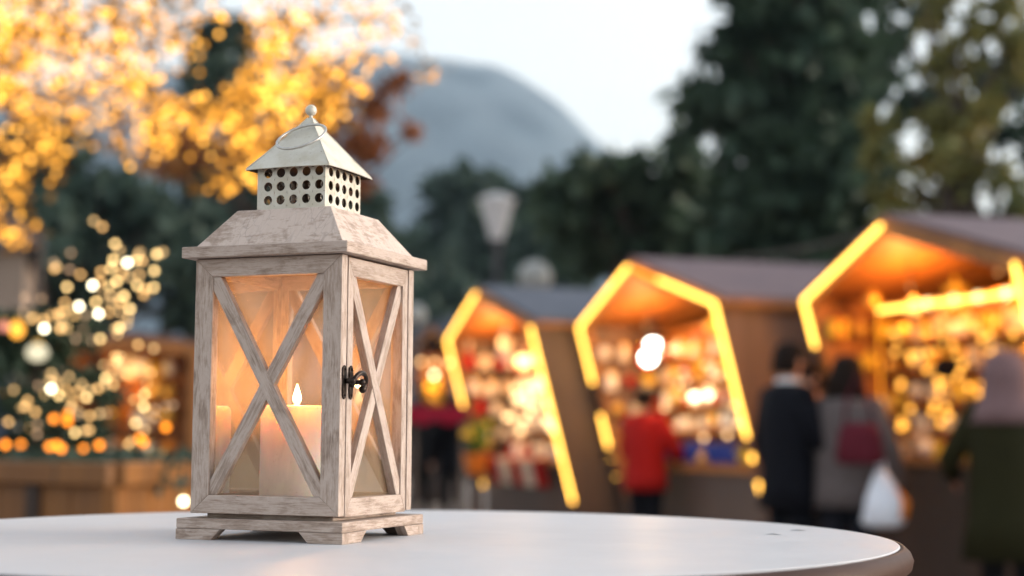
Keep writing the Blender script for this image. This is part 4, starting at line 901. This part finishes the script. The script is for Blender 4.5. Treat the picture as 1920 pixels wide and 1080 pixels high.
# ------------------------------------------------------------------ golden fairy-light tree
def gold_tree():
    Y0 = 8.2
    base = at(-260, 800, 8.6); base.z = 0
    root = empty('golden_tree', base, label='large golden-leaved tree spreading in from the upper left', cat='tree')
    BR = [ # polylines in photo pixels with spread and count
     ([(-100, 60), (60, 60), (200, 100), (270, 130)], 75, 360), ([(-80, 150), (60, 170), (180, 180), (260, 230)], 60, 230), ([(-60, 0), (120, -10), (260, 30), (330, 60)], 55, 200),
     ([(30, 200), (100, 240), (110, 310)], 36, 75), ([(-40, 250), (20, 330), (30, 420), (10, 460)], 34, 95), ([(230, 130), (300, 190), (300, 250), (270, 310)], 34, 90),
     ([(300, 215), (380, 225), (450, 215), (520, 200)], 40, 150), ([(430, 200), (500, 180), (560, 170), (620, 190)], 46, 170), ([(500, 170), (490, 100), (520, 50), (560, 10)], 42, 120),
     ([(440, 230), (470, 280), (480, 320)], 30, 60), ([(390, 350), (440, 350), (490, 335)], 17, 16), ([(560, 60), (640, 40), (720, 30), (760, 70)], 55, 70), ([(600, 130), (660, 120), (700, 100)], 40, 36),
     ([(640, 170), (680, 160)], 18, 8), ([(765, 148), (775, 150), (815, 140)], 10, 5), ([(280, 60), (380, 30), (470, 20)], 40, 26), ([(-100, 120), (0, 120), (60, 110)], 70, 100), ([(560, 230), (600, 215), (640, 180)], 30, 30)]
    pts = []
    tb = MB(); tb.tube([(0, 0, 0), (.04, 0, 1.2), (.1, 0, 2.2), (.25, -.1, 3.2)], [.17, .14, .12, .05], 12)
    for pl_, sp, n in BR:
        P3 = [at(px, py, Y0 + .5 * math.sin(px * .01)) - base for px, py in pl_]
        tb.tube(P3, [.007] * (len(P3) - 1) + [.004], 6)
        if pl_[0][0] <= -60 and sp > 54: st_ = Vector((.08, 0, 2.0)); tb.tube([st_, st_.lerp(P3[0], .5) + Vector((0, .1, .25)), P3[0]], [.05, .03, .007], 6)
        seg = [(P3[i + 1] - P3[i]).length for i in range(len(P3) - 1)]; tot = sum(seg)
        for _ in range(n):
            d = rng.random() * tot; i = 0
            while i < len(seg) - 1 and d > seg[i]: d -= seg[i]; i += 1
            p = P3[i].lerp(P3[i + 1], d / seg[i]); s_ = sp * Y0 / F
            # bulbs gather in clusters along twigs
            p = p + Vector(rng.normal(size=3) * (s_ * .62, s_ * 1.2, s_ * .62)); pts.append(p)
    tb.build('trunk', 'bark', root, smooth=True)
    b = MB(); sel = [pts[i] for i in rng.choice(len(pts), 260, replace=False)]
    leaves(b, [tuple(p) for p in sel], [(.10, .15, .09)] * len(sel), [11] * len(sel), .055); b.build('crown', 'leaf_gold', root)
    ls = empty('fairy_light_string', base, label='dense net of golden fairy lights wound through the upper left tree', cat='string lights')
    order = sorted(range(len(pts)), key=lambda i: abs(pts[i].y)); big = set(int(i) for i in rng.choice(len(pts), 96, replace=False)); me = {}
    rest = {'bulb_gold1': MB(), 'bulb_gold2': MB()}; wire = MB()
    ico = [(0, 0, 1), (1, 0, 0), (0, 1, 0), (-1, 0, 0), (0, -1, 0), (0, 0, -1)]; icf = [(0, 1, 2), (0, 2, 3), (0, 3, 4), (0, 4, 1), (5, 2, 1), (5, 3, 2), (5, 4, 3), (5, 1, 4)]
    for i, p in enumerate(pts):
        k = 'bulb_gold2' if rng.random() < .28 else 'bulb_gold1'; r_ = .0145
        if i in big:
            if k not in me: b = MB(); b.ball((0, 0, 0), r_, 6); o = b.build('bulb', k, ls, smooth=True); me[k] = o.data
            else: o = bpy.data.objects.new('bulb', me[k]); col.objects.link(o); o.parent = ls
            o.location = p
        else: rest['bulb_gold1'].add([p + Vector(q) * r_ * 1.1 for q in ico], icf) if k == 'bulb_gold1' else rest['bulb_gold2'].add([p + Vector(q) * r_ * 1.1 for q in ico], icf)
    mats = list(rest); mb = MB(); idx = []
    for j, k in enumerate(mats): mb.add(rest[k].v, rest[k].f); idx += [j] * len(rest[k].f)
    o = mb.build('bulbs', mats[0], ls); o.data.materials.append(M[mats[1]]); o.data.polygons.foreach_set('material_index', idx); o['kind'] = 'stuff'
    o = ls
    wire.tube([pts[i] for i in sorted(range(0, len(pts), 9), key=lambda q: (round(pts[q].z * 2), pts[q].x))], .002, 4); wire.build('wire', 'black', ls)
gold_tree()

# ------------------------------------------------------------------ street lamp, distant things
def street_lamp(px, ytop, ybot, Y, label):
    k = Y / F; p = at(px, ytop, Y); hgt = (ybot - ytop) * k
    root = empty('street_lamp', (p.x, p.y, 0), label=label, cat='street lamp', group=None)
    zt = p.z; w_ = .26
    b = MB(); b.lathe((0, 0, 0), [(.10, zt - hgt), (w_, zt - .1), (w_ * .96, zt - .08)], 20); b.build('lamp_shade', 'lampglass', root)
    b = MB(); b.lathe((0, 0, 0), [(w_ * 1.12, zt - .08), (w_ * 1.12, zt - .04), (w_ * .55, zt + .02), (.02, zt + .05)], 20); b.build('cap', 'lampglass', root)
    b = MB(); b.lathe((0, 0, 0), [(.11, 0), (.11, .5), (.055, .6), (.045, zt - hgt - .25), (.10, zt - hgt)], 14); b.build('post', 'lamp_iron', root)
street_lamp(932, 368, 452, 24, 'old street lamp with a pale tapering glass head, above the farthest stall')
for (px, py, r_, Y, l) in [(1003, 520, .26, 24, 'pale round globe lamp between the farthest and middle stalls'), (778, 590, .17, 24, 'pale globe lamp close behind the right edge of the lantern')]:
    p = at(px, py, Y); o = empty('globe_lamp', (p.x, p.y, 0), label=l, cat='street lamp'); b = MB(); b.ball((0, 0, p.z), r_, 14); b.build('globe', 'globeglass', o, smooth=True)
    b = MB(); b.lathe((0, 0, 0), [(.09, 0), (.09, .3), (.04, .35), (.04, p.z - r_ * .95)], 12); b.build('post', 'lamp_iron', o)
b = MB(); A_, B_ = at(1380, 482, 16), at(1700, 418, 13); mid = A_.lerp(B_, .5) - Vector((0, 0, .05)); b.tube([A_, A_.lerp(mid, .5) - Vector((0, 0, .02)), mid, B_], .014, 6); tag(b.build('overhead_cable', 'brown'), 'dull reddish cable slung up to the nearest stall roof', 'cable')
# long hedge and a low building behind everything
root = empty('hedge', (0, 42, 0), label='long dark hedge closing the square behind the stalls', cat='hedge')
b = MB(); cs, rs, cn = [], [], []
for i in range(90): x = -16 + 32 * i / 89; cs.append((x, rng.normal() * .4, .6 + rng.random() * 1.0)); rs.append((.7, .6, .9)); cn.append(140)
leaves(b, cs, rs, cn, .26); b.build('foliage', 'leaf_far', root)
def building(px0, px1, ytop, Y, wallm, label):
    p0, p1 = at(px0, ytop, Y), at(px1, ytop, Y); W = p1.x - p0.x; hgt = p0.z
    root = empty('building', ((p0.x + p1.x) / 2, Y, 0), label=label, cat='building')
    b = MB(); b.box((0, 4, hgt / 2), (W, 8, hgt)); b.build('wall', wallm, root)
    b = MB(); b.prism([(-W / 2 - .4, hgt), (W / 2 + .4, hgt), (W / 2 + .4, hgt + .15), (0, hgt + 1.2), (-W / 2 - .4, hgt + .15)], (0, 8.3, 0), (1, 0, 0), (0, 0, 1), 8.6); b.build('roof', 'roofing_blue', root)
    n = max(2, int(W / 2.2))
    for fl in range(max(1, int(hgt / 3))):
        for i in range(n):
            x = -W / 2 + W * (i + .5) / n; z = 1.6 + fl * 3
            b = MB(); b.box((x, -.02, z), (1.0, .08, 1.5)); f = b.build('window', 'cream_cloth', root); b = MB(); b.box((x, -.045, z), (.84, .06, 1.34)); b.build('pane', 'pane_dark', f)
building(-120, 48, 468, 32, 'render_wall', 'rose-brown building at the left edge behind the fir')
building(740, 1130, 640, 50, 'blue_wall', 'long low grey-blue building behind the farthest stall')
# flower pot by the farthest stall, small table with a crimson cloth
p = at(893, 850, 15.6); root = empty('flower_pot', (p.x, p.y, 0), label='orange pot of yellow-green flowers beside the farthest stall post', cat='plant pot')
b = MB(); b.lathe((0, 0, 0), [(.08, .8), (.10, .84), (.13, .98), (.14, 1.0)], 16); b.build('pot', 'orange', root, smooth=True)
b = MB(); b.lathe((0, 0, 0), [(.17, 0), (.17, .04), (.06, .1), (.06, .8)], 16); b.build('stand', 'dark_brown', root)
b = MB(); leaves(b, [(0, 0, 1.14), (.05, 0, 1.22)], [(.13, .13, .14)] * 2, [120, 100], .06); b.build('foliage', 'green', root)
b = MB(); [b.ball((.12 * math.cos(i), .1 * math.sin(i * 1.7) - .06, 1.10 + .03 * i), .035, 6) for i in range(7)]; b.build('blossoms', 'yellow', root)
p = at(822, 765, 19.5); root = empty('stand_table', (p.x, p.y, 0), label='small stand table under a crimson cloth, right of the lantern', cat='table')
b = MB(); b.box((0, 0, p.z), (.72, .5, .03)); b.build('tabletop', 'brown', root)
for sx in (-.3, .3):
    for sy in (-.2, .2): b = MB(); b.tube([(sx, sy, 0), (sx, sy, p.z - .02)], .02, 6); b.build('leg', 'dark_brown', root)
b = MB(); n = 40; vs = []
for i in range(n):
    th = 2 * math.pi * i / n; c, s_ = math.cos(th), math.sin(th); k_ = 1 / max(abs(c) / .38, abs(s_) / .27); r1 = k_; 
    vs += [(c * r1, s_ * r1, p.z + .02), (c * (r1 + .03 + .015 * math.sin(i * 1.9)), s_ * (r1 + .03 + .015 * math.sin(i * 1.9)), p.z - .18 - .03 * math.sin(i))]
b.add(vs + [(0, 0, p.z + .022)], [(2 * i, 2 * ((i + 1) % n), 2 * ((i + 1) % n) + 1, 2 * i + 1) for i in range(n)] + [(2 * i, 2 * ((i + 1) % n), 2 * n) for i in range(n)])
tag(b.build('crimson_cloth', 'crimson'), 'crimson cloth hanging over the small stand table', 'tablecloth').location = (p.x, p.y, 0)

# ------------------------------------------------------------------ people
def skin_mesh(name, verts, edges, m_, parent, rootv=0, sub=1):
    me = bpy.data.meshes.new(name); me.from_pydata([v[:3] for v in verts], edges, []); o = bpy.data.objects.new(name, me); col.objects.link(o); o.parent = parent
    me.materials.append(M[m_])
    sk = o.modifiers.new('skin', 'SKIN'); sk.use_smooth_shade = True
    for i, v in enumerate(verts):
        r_ = v[3]; me.skin_vertices[0].data[i].radius = r_ if isinstance(r_, tuple) else (r_, r_); me.skin_vertices[0].data[i].use_root = (i == rootv)
    sb = o.modifiers.new('sub', 'SUBSURF'); sb.levels = sub; sb.render_levels = sub
    return o
def person(label, loc, face, h, outfit, pose=None, hair='brownhair', hair_len=.0, group=None):
    """face: direction the person looks (radians from +X). outfit: dict(coat, hem, legs, shoes, hood)"""
    pose = pose or {}
    root = empty('person', (loc[0], loc[1], 0), face - math.pi / 2, label=label, cat='person', group=group)   # local +Y is forward
    s = h / 1.75; la = pose.get('lean', 0.)
    def q(x, y, z, r_): return (x * s, (y + la * max(0, z - .95)) * s, z * s, r_ * s if not isinstance(r_, tuple) else (r_[0] * s, r_[1] * s))
    V = []; E_ = []
    def add(p, par=None):
        V.append(p); i = len(V) - 1
        if par is not None: E_.append((par, i))
        return i
    pel = add(q(0, 0, .95, (.14, .10))); wa = add(q(0, 0, 1.10, (.125, .09)), pel); chs = add(q(0, .0, 1.30, (.15, .10)), wa); ub = add(q(0, -.01, 1.42, (.13, .085)), chs); nk = add(q(0, 0, 1.50, .052), ub)
    hd0 = add(q(0, .015, 1.56, (.062, .068)), nk); hd1 = add(q(0, .02, 1.63, (.074, .090)), hd0); hd2 = add(q(0, .01, 1.70, (.066, .078)), hd1)
    arms = {}
    for sd in (-1, 1):
        el = pose.get('elbow_r' if sd > 0 else 'elbow_l', (.26 * sd, -.02, 1.13)); wr = pose.get('wrist_r' if sd > 0 else 'wrist_l', (.27 * sd, .08, .88))
        sh = add(q(.17 * sd, -.005, 1.41, .058), ub); e = add(q(*el, .042), sh); w1 = add(q(*wr, .027), e)
        dv = Vector(wr) - Vector(el); dv.normalize(); pm = Vector(wr) + dv * .06; pa = add(q(*pm, (.036, .020)), w1)
        side = dv.cross(Vector((1, 0, 0))).normalized()
        for fi in range(4):
            o_ = (fi - 1.5) * .021; k1 = pm + side * o_ + dv * .035; k2 = k1 + dv * (.030 + .006 * (fi in (1, 2))) + Vector((-sd * .008, 0, 0)); k3 = k2 + (dv + Vector((-sd * .6, 0, 0))).normalized() * .024
            a1 = add(q(*k1, .0085), pa); a2 = add(q(*k2, .008), a1); add(q(*k3, .007), a2)
        th1 = Vector(wr) + dv * .03 + side * -.035; a1 = add(q(*th1, .010), w1); add(q(*(th1 + (dv + side * -.5).normalized() * .035), .008), a1)
        arms[sd] = (q(.17 * sd, -.005, 1.41, .058), q(*el, .04), q(*wr, .03))
        st_ = pose.get('step', .0) * sd
        hp = add(q(.09 * sd, 0, .90, .085), pel); kn = add(q(.10 * sd, .02 + st_ * .5, .50, .056), hp); an = add(q(.10 * sd, st_, .09, .038), kn); he_ = add(q(.10 * sd, st_ - .01, .045, .036), an); add(q(.11 * sd, st_ + .15, .03, (.038, .025)), he_)
    body = skin_mesh('person_body', V, E_, 'skin', root)
    hz_, hy = 1.64, .02 + la * .69
    # face
    b = MB(); c = q(0, hy + .095, 1.625, 1)[:3]; hyv = (hy) * s
    b.loft([((0, hyv + .088 * s, 1.61 * s), .014 * s, .018 * s, 0), ((0, hyv + .085 * s, 1.65 * s), .007 * s, .010 * s, 0)], 8); b.build('nose', 'skin', body, smooth=True)
    for sx in (-.03, .03):
        b = MB(); b.ball((sx * s, hyv + .078 * s, 1.65 * s), .012 * s, 6); b.build('eye', 'black', body, smooth=True)
    b = MB(); b.box((0, hyv + .085 * s, 1.583 * s), (.045 * s, .010 * s, .009 * s)); b.build('mouth', 'burgundy', body, bevel=.002)
    for sx in (-1, 1):
        b = MB(); b.ball((sx * .078 * s, hyv, 1.63 * s), .026 * s, 8, sz=1.2, sy=.7); b.build('ear', 'skin', body, smooth=True)
    # hair
    b = MB(); hr_ = []
    zlo = 1.56 - hair_len
    for z, rx, ry, oy in [(zlo, .07 + .045 * (hair_len > .05), .06, -.045), (1.59, .085 + .03 * (hair_len > .05), .065 + .02 * (hair_len > .05), -.045), (1.66, .092, .090, -.012), (1.71, .084, .090, -.002), (1.745, .058, .066, 0), (1.762, .015, .02, 0)]:
        hr_.append(((0, (oy + hy) * s, z * s), rx * s, ry * s, 0))
    b.loft([(c_, rx_ * 1.12, ry_ * 1.15, a_) for c_, rx_, ry_, a_ in hr_], 18); b.build('hair', hair, root, smooth=True)
    # clothes
    o_ = outfit; hem = o_.get('hem', .80); wide = o_.get('wide', 1.)
    def R_(z, rx, ry, oy=0): return ((0, (oy + la * max(0, z - .95)) * s, z * s), rx * s * wide, ry * s * wide, 0)
    rings = [R_(hem, .205 + .06 * (1 - hem) * o_.get('flare', .6), .15 + .05 * (1 - hem)), R_((hem + 1.0) / 2, .20, .145), R_(1.08, .185, .135), R_(1.25, .20, .145), R_(1.38, .205, .130), R_(1.45, .15, .105, -.01), R_(1.50, .075, .075)]
    b = MB(); b.loft(rings, 24)
    cm = o_['coat']; coat = b.build('coat', cm, root, smooth=True)
    for sd in (-1, 1):
        a = [Vector(p[:3]) for p in arms[sd]]; mid = a[0].lerp(a[1], .5)
        b = MB(); b.tube([a[0] + Vector((-.02 * sd * s, 0, .01 * s)), mid, a[1], a[1].lerp(a[2], .5), a[2].lerp(a[1], .05)], [x * s * (1 + (wide - 1) * .6) for x in (.085, .072, .062, .056, .050)], 12); b.ball(a[0] + Vector((0, 0, -.005)), .083 * s, 10); b.build('sleeve', cm, coat, smooth=True)
    if o_.get('collar'):
        b = MB(); b.loft([R_(1.47, .085, .085), R_(1.53, .066, .066)], 16, cap=False); b.build('collar', o_['collar'], coat)
    for sd in (-1, 1):
        st_ = pose.get('step', .0) * sd
        b = MB(); b.tube([(.085 * sd * s, 0, .94 * s), (.095 * sd * s, (.02 + st_ * .5) * s, .50 * s), (.10 * sd * s, st_ * s, .07 * s)], [.105 * s, .075 * s, .060 * s], 12); b.build('trouser_leg', o_['legs'], root, smooth=True)
        b = MB(); b.loft([((.105 * sd * s, (st_ + .06) * s, .0), .052 * s, .14 * s, 0), ((.105 * sd * s, (st_ + .055) * s, .04 * s), .052 * s, .135 * s, 0), ((.102 * sd * s, (st_ + .0) * s, .12 * s), .055 * s, .065 * s, 0), ((.10 * sd * s, st_ * s, .19 * s), .056 * s, .06 * s, 0)], 16); b.build('boot', 'black', root, smooth=True)
    if o_.get('hood'):
        b = MB(); b.loft([R_(1.33, .20, .145, -.01), R_(1.42, .18, .135, -.01), R_(1.50, .125, .12, 0), R_(1.58, .118, .125, -.01), R_(1.68, .118, .13, -.01), R_(1.75, .09, .10, -.01), R_(1.79, .03, .04, -.01)], 20); b.build('headscarf', o_['hood'], root, smooth=True)
    return root, s
def ploc(px, Y): p = at(px, 800, Y); return (p.x, p.y)
person('person in a dark suit with white collar, standing between the middle and nearest stalls', ploc(1478, 10.1), R(25), 1.79, dict(coat='navy', hem=.72, legs='navy', collar='white', wide=1.08), dict(elbow_r=(.25, .05, 1.13), wrist_r=(.20, .26, 1.05)))
gw, gs = person('person with dark brown hair in a grey coat, seen from behind, facing the nearest stall', ploc(1588, 9.9), R(62), 1.70, dict(coat='grey', hem=.78, legs='denim', wide=1.12), dict(elbow_r=(.29, -.02, 1.13), wrist_r=(.31, .10, .86)), hair_len=.16)
person('person in a puffy red jacket and dark trousers in front of the middle stall', ploc(1210, 13.7), R(50), 1.62, dict(coat='red', hem=.78, legs='navy', wide=1.1, flare=.3), dict(elbow_r=(.30, .1, 1.12), wrist_r=(.16, .28, 1.08), elbow_l=(-.30, .1, 1.12), wrist_l=(-.14, .28, 1.08)))
person('person in an olive coat and dusty pink headscarf at the right edge', ploc(1888, 9.3), R(80), 1.68, dict(coat='olive', hem=.50, legs='black', hood='pink', wide=1.25, flare=1.0), dict(elbow_l=(-.34, .08, 1.1), wrist_l=(-.30, .26, 1.0)))
person('small distant person in black standing left of the crimson cloth', ploc(790, 20.5), R(85), 1.62, dict(coat='black', hem=.75, legs='black'))
person('small distant person in black standing right of the crimson cloth', ploc(850, 20.0), R(100), 1.66, dict(coat='navy', hem=.72, legs='black'))
person('person with a bare face and orange-brown jacket beyond the dark-suited person', ploc(1524, 11.2), R(200), 1.72, dict(coat='brown', hem=.85, legs='black'))
# carried bags
def held(name, label, cat_, px, py, Y):
    p = at(px, py, Y); return empty(name, p, label=label, cat=cat_)
o = held('shoulder_bag', 'burgundy handbag hanging at the side of the grey-coated person', 'handbag', 1612, 830, 9.55)
b = MB(); b.loft([((0, 0, -.13), .13, .06, 0), ((0, 0, -.10), .15, .07, 0), ((0, 0, .05), .13, .055, 0), ((0, 0, .12), .10, .035, 0)], 18); b.build('bag_body', 'burgundy', o, smooth=True)
b = MB(); b.tube([(-.09, 0, .11), (-.07, 0, .28), (0, .03, .42), (.05, 0, .28), (.09, 0, .11)], .010, 6); b.build('strap', 'burgundy', o, smooth=True)
o = held('carrier_bag', 'white plastic carrier bag with a red end held low by the grey-coated person', 'carrier bag', 1655, 935, 9.6)
b = MB(); b.loft([((0, 0, -.17), .10, .05, 0), ((0, 0, -.14), .135, .08, 0), ((.01, 0, .0), .12, .075, .2), ((0, 0, .10), .07, .04, 0), ((-.01, 0, .17), .03, .02, 0)], 14); b.build('bag_body', 'plastic', o, smooth=True)
b = MB(); b.loft([((.11, .0, -.12), .035, .06, 0), ((.13, 0, -.02), .035, .05, 0), ((.08, 0, .06), .02, .03, 0)], 10); b.build('red_packet', 'orange', o, smooth=True)
for dx in (-.02, .02): b = MB(); b.tube([(dx, 0, .16), (dx * .5 - .02, 0, .28)], .010, 6); b.build('handle', 'plastic', o)

# ------------------------------------------------------------------ haze
def haze():
    b = MB(); b.box((0, 1500, 334.5), (6600, 3300, 671)); m, t, out = mat('haze'); v = N(t, 'ShaderNodeVolumePrincipled', i_Density=.00027); v.inputs['Color'].default_value = (.56, .77, 1, 1); v.inputs['Absorption Color'].default_value = (.22, .22, .22, 1); v.inputs['Anisotropy'].default_value = .35; t.links.new(v.outputs[0], out.inputs['Volume'])
    o = b.build('haze', m); tag(o, kind='stuff')
haze()
